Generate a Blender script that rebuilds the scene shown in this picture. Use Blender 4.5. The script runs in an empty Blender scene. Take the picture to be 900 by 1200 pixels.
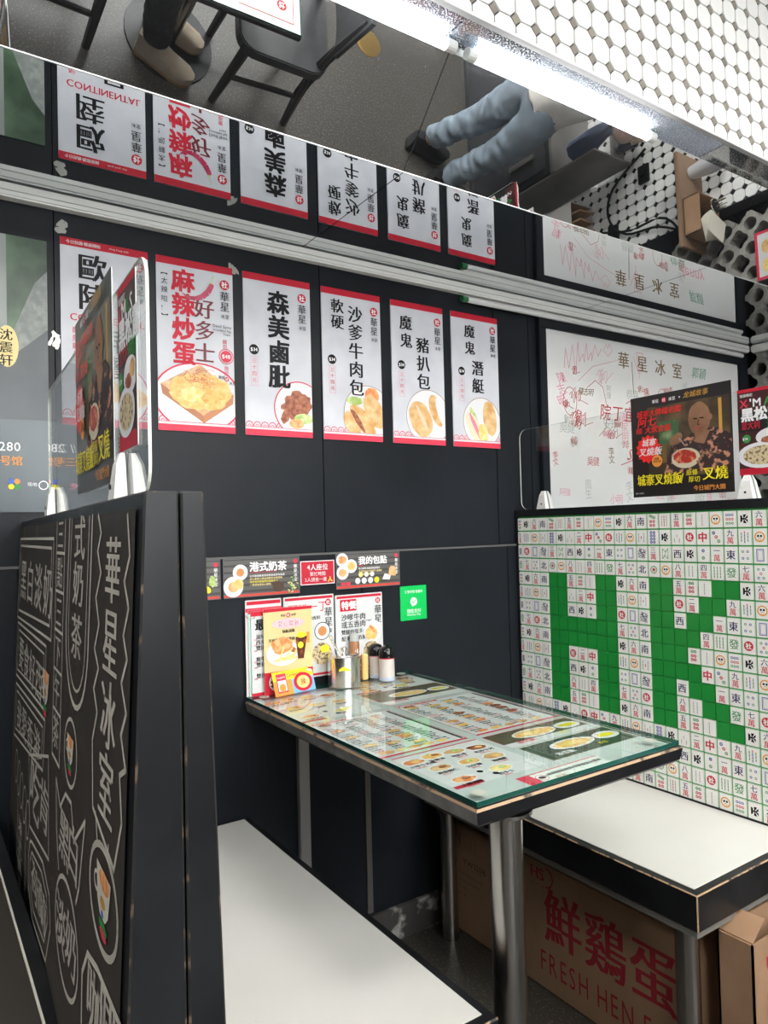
import bpy, bmesh, math, random
from mathutils import Vector, Matrix
import numpy as np
random.seed(7)
SC = bpy.context.scene
COL = SC.collection

# ---------------------------------------------------------------- camera
F_PX, YAW, PITCH, ROLL = 839.9, 0.5898, 0.0234, -0.0250
CAM = Vector((0, -1.7118, 1.163))
def _cam_axes():
    cy, sy, cp, sp = math.cos(YAW), math.sin(YAW), math.cos(PITCH), math.sin(PITCH)
    fw = Vector((sy*cp, cy*cp, sp)); r0 = Vector((cy, -sy, 0)); u0 = r0.cross(fw)
    c, s = math.cos(ROLL), math.sin(ROLL)
    return c*r0 + s*u0, -s*r0 + c*u0, fw
_r, _u, _f = _cam_axes()
cam = bpy.data.cameras.new('camera'); cam.sensor_fit = 'HORIZONTAL'; cam.sensor_width = 36
cam.lens = F_PX/900*36; cam.clip_start = 0.02
camo = bpy.data.objects.new('camera', cam); COL.objects.link(camo)
m = Matrix((_r, _u, -_f)).transposed().to_4x4(); m.translation = CAM
camo.matrix_world = m
SC.camera = camo

# ---------------------------------------------------------------- world, exposure
SC.view_settings.view_transform = 'Standard'; SC.view_settings.look = 'None'
SC.view_settings.gamma = 1; SC.view_settings.use_curve_mapping = False
SC.view_settings.exposure = 0.55
w = bpy.data.worlds.new('world'); SC.world = w; w.use_nodes = True
w.node_tree.nodes['Background'].inputs[0].default_value = (0.9, 0.95, 1, 1)
w.node_tree.nodes['Background'].inputs[1].default_value = 0.5
SC.cycles.max_bounces = 10; SC.cycles.glossy_bounces = 6; SC.cycles.transparent_max_bounces = 16
SC.cycles.use_denoising = True
LED_POWER = 21.0        # emission of the bulkhead tubes
PANEL_POWER = 23.0      # emission of the ceiling panels over the aisle and the added fill panels

# ---------------------------------------------------------------- materials
MATS = {}
def mat(name, col, rough=0.5, metal=0.0, noise=None, emit=0, bump=0, bscale=60, spec=0.5, alpha=None, coat=0):
    """noise=(scale, colour2, low, high[, detail])"""
    if name in MATS: return MATS[name]
    M = bpy.data.materials.new(name); M.use_nodes = True; N = M.node_tree.nodes; L = M.node_tree.links
    b = N['Principled BSDF']
    c = tuple(col)+(1,)
    b.inputs['Base Color'].default_value = c; b.inputs['Roughness'].default_value = rough
    b.inputs['Metallic'].default_value = metal; b.inputs['Specular IOR Level'].default_value = spec
    if coat: b.inputs['Coat Weight'].default_value = coat
    if emit: b.inputs['Emission Color'].default_value = c; b.inputs['Emission Strength'].default_value = emit
    tc = N.new('ShaderNodeTexCoord')
    if noise:
        nz = N.new('ShaderNodeTexNoise'); nz.inputs['Scale'].default_value = noise[0]
        nz.inputs['Detail'].default_value = noise[4] if len(noise) > 4 else 6
        L.new(tc.outputs['Object'], nz.inputs['Vector'])
        cr = N.new('ShaderNodeValToRGB'); cr.color_ramp.elements[0].position = noise[2]; cr.color_ramp.elements[1].position = noise[3]
        cr.color_ramp.elements[0].color = c; cr.color_ramp.elements[1].color = tuple(noise[1])+(1,)
        L.new(nz.outputs['Fac'], cr.inputs['Fac']); L.new(cr.outputs['Color'], b.inputs['Base Color'])
    if bump:
        n2 = N.new('ShaderNodeTexNoise'); n2.inputs['Scale'].default_value = bscale; n2.inputs['Detail'].default_value = 5
        L.new(tc.outputs['Object'], n2.inputs['Vector'])
        bp = N.new('ShaderNodeBump'); bp.inputs['Strength'].default_value = bump; bp.inputs['Distance'].default_value = 0.002
        L.new(n2.outputs['Fac'], bp.inputs['Height']); L.new(bp.outputs['Normal'], b.inputs['Normal'])
    MATS[name] = M; return M

def glassmat(name, tint, rough=0.0, ior=1.5):
    if name in MATS: return MATS[name]
    M = bpy.data.materials.new(name); M.use_nodes = True; N = M.node_tree.nodes; L = M.node_tree.links
    N.remove(N['Principled BSDF']); out = N['Material Output']
    t = N.new('ShaderNodeBsdfTransparent'); t.inputs[0].default_value = tuple(tint)+(1,)
    g = N.new('ShaderNodeBsdfGlossy'); g.inputs['Roughness'].default_value = rough
    fr = N.new('ShaderNodeFresnel'); fr.inputs['IOR'].default_value = ior
    mx = N.new('ShaderNodeMixShader'); geo = N.new('ShaderNodeNewGeometry'); fm = N.new('ShaderNodeMath'); fm.operation = 'SUBTRACT'; fm.use_clamp = True
    L.new(fr.outputs[0], fm.inputs[0]); L.new(geo.outputs['Backfacing'], fm.inputs[1]); L.new(fm.outputs[0], mx.inputs[0]); L.new(t.outputs[0], mx.inputs[1]); L.new(g.outputs[0], mx.inputs[2])
    L.new(mx.outputs[0], out.inputs[0]); MATS[name] = M; return M

def mirrormat(name, col, speck=0.03, scale=260, dmax=.12, rough=0.0):
    if name in MATS: return MATS[name]
    M = bpy.data.materials.new(name); M.use_nodes = True; N = M.node_tree.nodes; L = M.node_tree.links
    b = N['Principled BSDF']; b.inputs['Base Color'].default_value = tuple(col)+(1,)
    b.inputs['Metallic'].default_value = 1; b.inputs['Roughness'].default_value = rough
    d = N.new('ShaderNodeBsdfDiffuse'); d.inputs[0].default_value = (.75, .77, .8, 1)
    tc = N.new('ShaderNodeTexCoord'); nz = N.new('ShaderNodeTexNoise'); nz.inputs['Scale'].default_value = scale; nz.inputs['Detail'].default_value = 2
    L.new(tc.outputs['Object'], nz.inputs['Vector'])
    mr = N.new('ShaderNodeMapRange'); mr.inputs['From Min'].default_value = .64 if dmax < .3 else .50; mr.inputs['From Max'].default_value = .80 if dmax < .3 else .62
    mr.inputs['To Min'].default_value = speck; mr.inputs['To Max'].default_value = dmax
    L.new(nz.outputs['Fac'], mr.inputs['Value'])
    mx = N.new('ShaderNodeMixShader'); L.new(mr.outputs[0], mx.inputs[0]); L.new(b.outputs[0], mx.inputs[1]); L.new(d.outputs[0], mx.inputs[2])
    L.new(mx.outputs[0], N['Material Output'].inputs[0]); MATS[name] = M; return M

BLACKW = mat('black_wall_paint', (.0065, .0085, .0115), .42, noise=(3.0, (.013, .016, .021), .35, .75), bump=.15, bscale=25, spec=.22)
BLACK = mat('black_lacquer', (.009, .0095, .011), .35, noise=(9, (.020, .021, .023), .45, .8), bump=.1, bscale=40, spec=.35)
WORN = mat('worn_wood_edge', (.03, .025, .022), .6, noise=(38, (.40, .26, .15), .40, .47))
WORNT = mat('worn_table_edge', (.05, .04, .035), .6, noise=(30, (.42, .28, .17), .36, .46))
GREYW = mat('scuffed_grey_wood', (.10, .10, .10), .55, noise=(40, (.19, .18, .17), .35, .7), bump=.3)
WHITE = mat('white_laminate', (.66, .65, .61), .38, noise=(6, (.62, .61, .565), .4, .8), bump=.06, bscale=140)
PAPER = mat('poster_paper', (.56, .57, .62), .5, noise=(14, (.63, .64, .68), .35, .7))
PAPERW = mat('white_paper', (.64, .65, .65), .5)
RED = mat('poster_red', (.56, .018, .04), .5, spec=.25)
REDP = mat('poster_pink_red', (.66, .05, .09), .5, spec=.25)
CRIM = mat('crimson', (.50, .008, .03), .45)
INK = mat('black_ink', (.008, .008, .010), .5, spec=.2)
INKN = mat('navy_ink', (.015, .02, .10), .45)
PINK = mat('pink_print', (.75, .25, .35), .5)
GOLD = mat('gold_print', (.55, .30, .05), .5)
YEL = mat('yellow_print', (.85, .72, .02), .5)
YELP = mat('pale_yellow_print', (.85, .68, .30), .5)
ORG = mat('orange_print', (.80, .30, .05), .5)
GRN = mat('green_print', (.03, .28, .06), .5)
BLUE = mat('blue_print', (.04, .12, .5), .5)
WPRINT = mat('white_print', (.85, .85, .85), .5)
CREAM = mat('cream_print', (.60, .55, .45), .5)
STEEL = mat('brushed_steel', (.50, .48, .46), .24, 1, noise=(5, (.40, .385, .37), .3, .8))
CHROME = mat('polished_steel', (.82, .80, .76), .20, 1)
ALU = mat('aluminium_trim', (.40, .39, .38), .35, .6)
PVC = mat('white_pvc', (.86, .86, .83), .4)
PLAST = mat('white_plastic', (.80, .79, .76), .4, noise=(30, (.55, .52, .47), .6, .75))
GREENT = mat('tile_green', (.012, .25, .04), .35)
GREENL = mat('green_joint', (.05, .40, .09), .4)
GLASS = glassmat('table_glass', (.90, .96, .93))
GEDGE = mat('green_glass_edge', (.005, .055, .04), .08, noise=(3, (.01, .09, .065), .4, .7), coat=1)
ACRY = glassmat('acrylic', (.95, .96, .96), ior=1.49)
AEDGE = mat('acrylic_edge', (.72, .74, .66), .2)
CARD = mat('cardboard', (.36, .215, .125), .8, noise=(12, (.31, .185, .105), .4, .7), bump=.2)
CARDD = mat('cardboard_inside', (.22, .14, .09), .85)
MURAL = mat('mural_dark', (.040, .034, .029), .5, noise=(30, (.050, .043, .036), .4, .7))
MLINE = mat('mural_line', (.56, .53, .46), .55)
MLINET = mat('mural_worn_letter', (.50, .47, .41), .55, noise=(70, (.30, .28, .24), .55, .7))
WBOARD = mat('whiteboard', (.66, .66, .64), .32, noise=(3, (.72, .72, .72), .4, .7))
CONC = mat('concrete', (.045, .043, .040), .9, noise=(16, (.34, .33, .31), .54, .62), bump=.5)
FLOORM = mat('terrazzo_floor', (.050, .046, .040), .38, noise=(130, (.30, .27, .21), .55, .85, 10), bump=.1)
TILEW = mat('white_tile', (.80, .80, .78), .18)
TILED = mat('grey_dot_tile', (.22, .20, .17), .2, noise=(20, (.30, .27, .22), .4, .7))
TILEB = mat('black_dot_tile', (.02, .02, .022), .2)
GROUT = mat('dark_grout', (.05, .048, .055), .9)
PLASTER = mat('plaster', (.13, .13, .125), .8, noise=(4, (.10, .10, .10), .4, .7))

# ---------------------------------------------------------------- mesh helpers
class MB:
    """collects shapes with several materials into one mesh"""
    def __init__(s): s.v = []; s.f = []; s.mi = []; s.mats = []
    def m(s, M):
        if M not in s.mats: s.mats.append(M)
        return s.mats.index(M)
    def add(s, vs, fs, M):
        k = len(s.v); s.v += [tuple(v) for v in vs]; i = s.m(M)
        for f in fs: s.f.append(tuple(k+a for a in f)); s.mi.append(i)
    def box(s, a, b, M):
        x0, y0, z0 = [min(p, q) for p, q in zip(a, b)]; x1, y1, z1 = [max(p, q) for p, q in zip(a, b)]
        s.add([(x0,y0,z0),(x1,y0,z0),(x1,y1,z0),(x0,y1,z0),(x0,y0,z1),(x1,y0,z1),(x1,y1,z1),(x0,y1,z1)],
              [(0,3,2,1),(4,5,6,7),(0,1,5,4),(1,2,6,5),(2,3,7,6),(3,0,4,7)], M); return s
    def hexa(s, p, M):
        s.add(p, [(0,3,2,1),(4,5,6,7),(0,1,5,4),(1,2,6,5),(2,3,7,6),(3,0,4,7)], M); return s
    def prism(s, pts, d, M, M2=None):
        """pts 3D loop, extruded by d"""
        n = len(pts); d = Vector(d); a = [Vector(p) for p in pts]; b = [p+d for p in a]
        s.add(a+b, [tuple(range(n))[::-1], tuple(range(n, 2*n))], M)
        s.add(a+b, [(i, (i+1) % n, n+(i+1) % n, n+i) for i in range(n)], M2 or M); return s
    def lathe(s, prof, c, M, n=24, axis=(0,0,1), cap=True):
        """prof = [(r,h)...] around axis through c"""
        ax = Vector(axis).normalized(); t = ax.orthogonal().normalized(); q = ax.cross(t); c = Vector(c); vs = []
        for r, h in prof:
            for i in range(n):
                a = 2*math.pi*i/n; vs.append(c+ax*h+(t*math.cos(a)+q*math.sin(a))*r)
        fs = []
        for j in range(len(prof)-1):
            for i in range(n): fs.append((j*n+i, j*n+(i+1) % n, (j+1)*n+(i+1) % n, (j+1)*n+i))
        if cap:
            fs.append(tuple(range(n))[::-1]); k = (len(prof)-1)*n; fs.append(tuple(range(k, k+n)))
        s.add(vs, fs, M); return s
    def tube(s, pts, r, M, n=8, closed=False):
        P = [Vector(p) for p in pts]; vs = []; N = len(P); up = Vector((0, 0, 1))
        for i, p in enumerate(P):
            a = P[(i-1) % N] if (i or closed) else P[0]; b = P[(i+1) % N] if (i < N-1 or closed) else P[-1]
            d = (b-a).normalized(); t = d.cross(up)
            if t.length < .05: t = d.cross(Vector((0, 1, 0)))
            t.normalize(); q = d.cross(t); rr = r[i] if isinstance(r, (list, tuple)) else r
            for k in range(n):
                an = 2*math.pi*k/n; vs.append(p+(t*math.cos(an)+q*math.sin(an))*rr)
        fs = []
        for j in range(N if closed else N-1):
            for k in range(n): fs.append((j*n+k, j*n+(k+1) % n, ((j+1) % N)*n+(k+1) % n, ((j+1) % N)*n+k))
        if not closed: fs += [tuple(range(n))[::-1], tuple(range((N-1)*n, N*n))]
        s.add(vs, fs, M); return s
    def build(s, name, parent=None, smooth=False, bevel=0, origin=None):
        me = bpy.data.meshes.new(name); o0 = Vector(origin) if origin else Vector((0, 0, 0))
        me.from_pydata([tuple(Vector(v)-o0) for v in s.v], [], s.f)
        for M in s.mats: me.materials.append(M)
        me.polygons.foreach_set('material_index', s.mi)
        if smooth: me.shade_smooth() if hasattr(me, 'shade_smooth') else None
        if bevel:
            bm = bmesh.new(); bm.from_mesh(me); bmesh.ops.remove_doubles(bm, verts=bm.verts, dist=1e-6)
            bmesh.ops.bevel(bm, geom=list(bm.edges), offset=bevel, segments=2, affect='EDGES', clamp_overlap=True); bm.to_mesh(me); bm.free()
        else:
            bm = bmesh.new(); bm.from_mesh(me); bmesh.ops.recalc_face_normals(bm, faces=bm.faces) if not getattr(s, 'flat', False) else None; bm.to_mesh(me); bm.free()
        me.update(); o = bpy.data.objects.new(name, me); COL.objects.link(o)
        if smooth:
            for p in me.polygons: p.use_smooth = True
            try:
                me.set_sharp_from_angle(angle=math.radians(40))
            except Exception: pass
        o.location = o0
        if parent: attach(o, parent)
        return o

def attach(o, parent):
    o.parent = parent
    bpyloc = parent_world(parent)
    o.location = Vector(o.location)-bpyloc
def parent_world(p):
    v = Vector((0, 0, 0))
    while p: v += Vector(p.location); p = p.parent
    return v
def tag(o, label=None, cat=None, group=None, kind=None):
    if label: o['label'] = label
    if cat: o['category'] = cat
    if group: o['group'] = group
    if kind: o['kind'] = kind
    return o
def thing(name, label, cat, loc=(0, 0, 0), group=None):
    o = bpy.data.objects.new(name, None); COL.objects.link(o); o.location = loc; o.empty_display_size = .05
    return tag(o, label, cat, group)
def edged_box(name, a, b, M, ME, bev, parent=None):
    """box with bevelled, differently coloured (worn) edges"""
    mb = MB(); mb.box(a, b, M); o = mb.build(name, parent); me = o.data; me.materials.append(ME)
    bm = bmesh.new(); bm.from_mesh(me); old = set(bm.faces)
    r = bmesh.ops.bevel(bm, geom=list(bm.edges), offset=bev, segments=1, affect='EDGES')
    for f in r['faces']: f.material_index = 1
    bm.to_mesh(me); bm.free(); return o

# glyphs (built-in font of the program, turned into flat mesh)
_fc = bpy.data.curves.new('glyph_source', 'FONT'); _fo = bpy.data.objects.new('glyph_source', _fc); COL.objects.link(_fo)
_fc.resolution_u = 2; _G = {}
def glyph(ch, off=0.0):
    k = (ch, off)
    if k in _G: return _G[k]
    _fc.body = ch+'|'; _fc.offset = 0
    _fc.body = ch; _fc.offset = off; bpy.context.view_layer.update()
    me = bpy.data.meshes.new_from_object(_fo.evaluated_get(bpy.context.evaluated_depsgraph_get()))
    vs = [(v.co.x, v.co.y) for v in me.vertices]; fs = [tuple(p.vertices) for p in me.polygons]
    bpy.data.meshes.remove(me)
    adv = (max(v[0] for v in vs)+.06) if vs else .3
    if ord(ch) > 0x2e80: adv = 1.0
    _G[k] = (vs, fs, adv); return _G[k]

class Canvas:
    """flat print on a rectangle: O lower-left corner, U right, V up, N towards the reader; metres"""
    def __init__(s, O, U, V, thick=0.0):
        s.O = Vector(O); s.U = Vector(U).normalized(); s.V = Vector(V).normalized(); s.N = s.U.cross(s.V); s.lay = 0.0; s.k = 0; s.hold = False; s.mb = MB(); s.mb.flat = True
    def P(s, x, y, h=None): return s.O+s.U*x+s.V*y+s.N*(s.lay+s.k*4e-6 if h is None else h)
    def lift(s, k=1): s.lay += .00025*k; return s
    def poly(s, pts, M):
        if not s.hold: s.k += 1
        s.mb.add([s.P(x, y) for x, y in pts], [tuple(range(len(pts)))], M)
    def rect(s, x0, y0, x1, y1, M): s.poly([(x0, y0), (x1, y0), (x1, y1), (x0, y1)], M)
    def frame(s, x0, y0, x1, y1, t, M):
        s.rect(x0, y0, x1, y0+t, M); s.rect(x0, y1-t, x1, y1, M); s.rect(x0, y0+t, x0+t, y1-t, M); s.rect(x1-t, y0+t, x1, y1-t, M)
    def disc(s, cx, cy, r, M, ry=None, n=24, clip=None, a0=0):
        ry = ry or r; pts = [(cx+r*math.cos(2*math.pi*i/n+a0), cy+ry*math.sin(2*math.pi*i/n+a0)) for i in range(n)]
        if clip: pts = clip_poly(pts, clip)
        if len(pts) > 2: s.poly(pts, M)
    def ring(s, cx, cy, r, t, M, ry=None, n=28, clip=None):
        ry = ry or r; s.k += 1; s.hold = True
        for i in range(n):
            a, b = 2*math.pi*i/n, 2*math.pi*(i+1)/n
            p = [(cx+r*math.cos(a), cy+ry*math.sin(a)), (cx+r*math.cos(b), cy+ry*math.sin(b)), (cx+(r-t)*math.cos(b), cy+(ry-t)*math.sin(b)), (cx+(r-t)*math.cos(a), cy+(ry-t)*math.sin(a))]
            if clip: p = clip_poly(p, clip)
            if len(p) > 2: s.poly(p, M)
        s.hold = False
    def blob(s, cx, cy, rx, ry, M, n=22, j=.12, rot=0, clip=None):
        pts = []
        for i in range(n):
            a = 2*math.pi*i/n; q = 1+random.uniform(-j, j); x, y = rx*math.cos(a)*q, ry*math.sin(a)*q
            pts.append((cx+x*math.cos(rot)-y*math.sin(rot), cy+x*math.sin(rot)+y*math.cos(rot)))
        if clip: pts = clip_poly(pts, clip)
        if len(pts) > 2: s.poly(pts, M)
    def line(s, pts, t, M, closed=False):
        P = [Vector(p) for p in pts]; n = len(P); s.k += 1; s.hold = True
        for i in range(n if closed else n-1):
            a, b = P[i], P[(i+1) % n]; d = b-a
            if d.length < 1e-6: continue
            d.normalize(); q = Vector((-d.y, d.x))*t/2; e = d*t*.35
            s.poly([tuple(a-e-q), tuple(b+e-q), tuple(b+e+q), tuple(a-e+q)], M)
        s.hold = False
    def ch(s, c, cx, cy, size, M, off=.0, sx=1.0, sy=1.0, shear=0, rot=0, cjk=True):
        vs, fs, adv = glyph(c, 0.0); b = max(0, off)*.80; s.k += 1
        sh = [(0, 0)] if b < .006 else ([(-b, 0), (b, 0)] if (b < .030 or size < .015) else [(-b, -b*.7), (b, -b*.7), (b, b*.7), (-b, b*.7)])
        for k_, (dx, dy) in enumerate(sh if vs else []):
            out = []; dz_ = s.lay+s.k*4e-6+.00005*k_*(1 if size > .012 else .4)
            for x, y in vs:
                X = (x+dx-.5*(adv if not cjk else 1))*size*sx; Y = (y+dy-.38 if cjk else y+dy-.34)*size*sy; X += Y*shear
                if rot: X, Y = X*math.cos(rot)-Y*math.sin(rot), X*math.sin(rot)+Y*math.cos(rot)
                out.append(s.P(cx+X, cy+Y, dz_))
            s.mb.add(out, fs, M)
    def col(s, txt, cx, ytop, size, M, gap=1.05, **k):
        y = ytop-size*k.get('sy', 1)/2
        for c in txt: s.ch(c, cx, y, size, M, **k); y -= size*gap*k.get('sy', 1)
    def row(s, txt, x, cy, size, M, gap=0.0, off=0.0, center=False, sx=1.0, **k):
        w = 0; L = []
        for c in txt:
            if c == ' ': w += size*.35*sx; continue
            a = glyph(c, 0.0)[2]; cj = ord(c) > 0x2e80; L.append((c, w+a*size*sx/2, cj)); w += (a+gap)*size*sx
        x0 = x-w/2 if center else x
        for c, dx, cj in L: s.ch(c, x0+dx, cy, size, M, off=off, cjk=cj, sx=sx, **k)
        return w
    def make(s, name, parent, **k):
        o = s.mb.build(name, parent); s.mb = MB(); s.mb.flat = True; s.k = 0
        if k: tag(o, **k)
        return o

def clip_poly(pts, box):
    x0, y0, x1, y1 = box
    for ax, lim, sgn in ((0, x0, 1), (0, x1, -1), (1, y0, 1), (1, y1, -1)):
        out = []
        for i in range(len(pts)):
            a, b = pts[i], pts[(i+1) % len(pts)]; da, db = (a[ax]-lim)*sgn, (b[ax]-lim)*sgn
            if da >= 0: out.append(a)
            if (da > 0 > db) or (da < 0 < db):
                t = da/(da-db); out.append((a[0]+(b[0]-a[0])*t, a[1]+(b[1]-a[1])*t))
        pts = out
        if len(pts) < 3: return []
    return pts

# food print colours (speckled)
EGG = mat('scrambled_egg', (.80, .42, .10), .5, noise=(90, (.88, .62, .25), .35, .65))
TOAST = mat('toast', (.62, .33, .15), .5, noise=(60, (.80, .58, .36), .4, .7))
MEAT = mat('roast_meat', (.22, .05, .025), .5, noise=(110, (.48, .18, .09), .35, .65))
BUN = mat('bun', (.62, .32, .10), .5, noise=(40, (.82, .60, .32), .35, .7))
FRIES = mat('fries', (.85, .58, .15), .5, noise=(60, (.9, .75, .4), .4, .7))
VEG = mat('cucumber', (.35, .50, .12), .5, noise=(60, (.65, .75, .35), .4, .6))
TOM = mat('tomato', (.75, .22, .06), .5, noise=(70, (.85, .45, .2), .4, .6))
NOOD = mat('noodles', (.62, .50, .30), .5, noise=(150, (.16, .11, .06), .52, .6))
PLATE = mat('plate_print', (.74, .74, .76), .5)
CHILI = mat('chili', (.42, .008, .06), .35, noise=(20, (.62, .07, .17), .4, .7))
TEA = mat('milk_tea', (.60, .25, .08), .4)
COLA = mat('cola', (.10, .02, .01), .4, noise=(60, (.35, .10, .03), .5, .7))

# ================================================================ SETTING
ZC = 1.9218; EX = 3.09
def struct(name, mb, bevel=0): o = mb.build(name, bevel=bevel); o['kind'] = 'structure'; return o
struct('floor', MB().box((-3.2, -4.8, -.06), (EX+.3, .2, 0), FLOORM))
# long wall: upper boards and lower boards, each board its own piece
W = struct('wall_north', MB().box((-3.2, .012, 0), (EX+.3, .14, 2.74), mat('wall_core', (.01, .01, .012), .8)))
seams = [-3.2, -2.2, -1.3, -.35, .28, .951, 1.589, 1.745, EX]
for a, b in zip(seams[:-1], seams[1:]):
    MB().box((a+.0012, 0, 1.103), (b-.0012, .012, ZC+.03), BLACKW).build('wall_board', W, bevel=.0008)
lows = [-3.2, -2.2, -1.2, -.5, .2, .862, 1.062, 1.62, 2.3, EX]
for a, b in zip(lows[:-1], lows[1:]):
    MB().box((a+.0012, -.003, .093), (b-.0012, .012, 1.098), BLACKW).build('lower_wall_board', W, bevel=.0008)
MB().box((-3.2, -.006, 1.097), (EX, .012, 1.1025), mat('ledge_grey', (.10, .10, .10), .5)).build('board_joint', W)
struct('baseboard_north', MB().box((-3.2, -.012, 0), (EX, .012, .092), CONC))
MB().box((.847, -.022, .10), (.877, -.003, .70), ALU).build('metal_strip', W, bevel=.002)
MB().box((1.055, -.008, .10), (1.073, -.003, .70), mat('dull_trim', (.13, .12, .11), .5, .4)).build('metal_strip', W, bevel=.001)
# upper zone of the long wall behind the mirror is the tiled bulkhead; the mirrors are its underside
T45 = math.radians(46); BY, BZ = -.4896-.2455*math.cos(T45), ZC+.2455*math.sin(T45)
CY = -.745
BZ = 2.098; BY = -.4896-(BZ-ZC)/math.tan(T45)
bulk = MB(); prof = [(0, ZC+.006), (-.4896, ZC+.006), (BY, BZ+.006), (CY+.012, BZ+.006), (CY+.012, 2.74), (0, 2.74)]
bulk.prism([(-3.2, y, z) for y, z in prof], (EX+3.2, 0, 0), GROUT)
BK = struct('wall_bulkhead', bulk)

MIRR = mirrormat('mirror_silver', (.74, .76, .77), .008, 300)
MIRS = mirrormat('mirror_dusty', (.62, .65, .68), .03, 420)
SIDE = mat('mirror_edge', (.55, .56, .55), .3, .3)
jx = [-3.2, -1.3, -.2, .89, 2.005, EX]
mA = thing('ceiling_mirror', 'flat mirror strip overhead along the black wall, reflecting the hanging menu posters', 'mirror', (1.4, -.24, ZC))
mB = thing('sloped_mirror', 'slanted mirror band above the booth reflecting floor, chair and standing customer', 'mirror', (1.4, -.57, 2.0))
mC = thing('speckled_soffit', 'narrow speckled glossy strip between the light tubes and the white tiles', 'trim', (1.4, -.7, BZ))
for a, b in zip(jx[:-1], jx[1:]):
    g = .0012
    o = MB().box((a+g, -.488, ZC), (b-g, -.001, ZC+.005), MIRR).build('mirror_panel', mA)
    n = Vector((0, math.sin(T45), math.cos(T45)))
    q = [(-.4896, ZC), (BY, BZ)]
    pts = [Vector((a+g, -.4900, ZC+.0004)), Vector((b-g, -.4900, ZC+.0004)), Vector((b-g, BY, BZ-.0004)), Vector((a+g, BY, BZ-.0004))]
    MB().prism(pts, n*.005, MIRR).build('mirror_panel', mB)
MIRC = mirrormat('glitter_soffit', (.34, .40, .50), .05, 300, .8, .12)
for a, b in ((-3.2, .862), (.866, 1.70), (1.704, EX)):
    MB().box((a, CY+.008, BZ-.001), (b, BY-.001, BZ+.005), MIRC if b < 2 else mirrormat('grey_soffit', (.45, .45, .44), .10, 300, .5, .04)).build('soffit_panel', mC)
MB().box((-3.2, -.4912, ZC-.0010), (EX, -.4884, ZC+.0006), SIDE).build('mirror_joint_trim', mA)
# knot of wire on the mirror joint
# --- octagon tiles
def octagon_tiles(parent, O, U, V, p, cols, rows, keep, limit, stuffparent, far=None, dotm=TILED, cut=None):
    N = Vector(U).cross(Vector(V)); O = Vector(O); U = Vector(U); V = Vector(V)
    c = .240*p; g = .0009; h = p/2-g
    k = c-g*.4
    pts = [(-h+k, -h), (h-k, -h), (h, -h+k), (h, h-k), (h-k, h), (-h+k, h), (-h, h-k), (-h, -h+k)]
    mb = MB(); a = [U*x+V*y for x, y in pts]; b2 = [U*x*.96+V*y*.96+N*.004 for x, y in pts]; a = [v_-N*.001 for v_ in a]
    mb.add(a+b2, [tuple(range(8, 16))]+[(i, (i+1) % 8, 8+(i+1) % 8, 8+i) for i in range(8)], TILEW)
    proto = mb.build('octagon_tile', parent); proto.location = (0, 0, 0)
    me = proto.data; cells = []
    for i in range(cols[0], cols[1]):
        for j in range(rows[0], rows[1]):
            P = O+U*(i+.5)*p+V*(j+.5)*p
            cells.append((keep(P), P, i, j))
    if cut is not None:
        rowj = [q for q in cells if q[1].z-p/2 < cut < q[1].z+p/2 and q[0] is None and q[1].x > .2 and q[1].x < EX-.02]
        zc = rowj[0][1].z; cp = clip_poly([(x*.97, z*.97) for x, z in pts], (-1, cut-zc+.0105, 1, 1)); n = len(cp); mc = MB()
        vv = [U*x+V*y+N*.004 for x, y in cp]+[U*x+V*y-N*.001 for x, y in cp]; mc.add(vv, [tuple(range(n))]+[(i, (i+1) % n, n+(i+1) % n, n+i) for i in range(n)], TILEW)
        base = mc.build('cut_octagon_tile', parent); pw_ = parent_world(parent)
        for k_, q in enumerate(rowj):
            o = base if k_ == 0 else base.copy()
            if k_: COL.objects.link(o)
            o.parent = parent; o.location = q[1]-pw_
    cells = [c_ for c_ in cells if c_[0] is not None]; cells.sort(key=lambda t: t[0])
    pw = parent_world(parent); first = True; rest = MB()
    for n_, (d_, P, i, j) in enumerate(cells):
        if n_ < limit:
            o = proto if first else proto.copy()
            if not first: COL.objects.link(o)
            first = False; o.parent = parent; o.location = P-pw
        else:
            rest.add([P+v_ for v_ in a+b2], [tuple(range(8, 16))]+[(q, (q+1) % 8, 8+(q+1) % 8, 8+q) for q in range(8)], TILEW)
    if rest.v: tag(rest.build('octagon_tiles', parent), kind='stuff')
    dots = MB(); r = c-g*1.2
    for i in range(cols[0], cols[1]+1):
        for j in range(rows[0], rows[1]+1):
            P = O+U*i*p+V*j*p
            if keep(P) is None: continue
            q = [P+U*r, P+V*r, P-U*r, P-V*r]; q2 = [P+U*r*.9+N*.0035, P+V*r*.9+N*.0035, P-U*r*.9+N*.0035, P-V*r*.9+N*.0035]
            dots.add(q+q2, [(4, 5, 6, 7), (0, 1, 5, 4), (1, 2, 6, 5), (2, 3, 7, 6), (3, 0, 4, 7)], dotm)
    if dots.v: tag(dots.build('diamond_tiles', parent), kind='stuff')
def keepA(P):
    if P.z < BZ+.016 or P.z > 2.70 or P.x < .2 or P.x > EX-.02: return None
    d = (P-CAM); return 0 if False else (abs(P.x-1.55)+.0 + max(0, P.z-2.35)*3)
octagon_tiles(BK, (1.143-.055*20, CY+.012, 2.139-.0558), (1, 0, 0), (0, 0, 1), .0555, (0, 56), (0, 15), keepA, 240, None, cut=BZ)
tr = MB().box((-3.2, CY-.002, BZ-.004), (EX, CY+.010, BZ+.003), mat('tile_trim', (.55, .55, .56), .3)).build('bulkhead_trim', BK)

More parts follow.
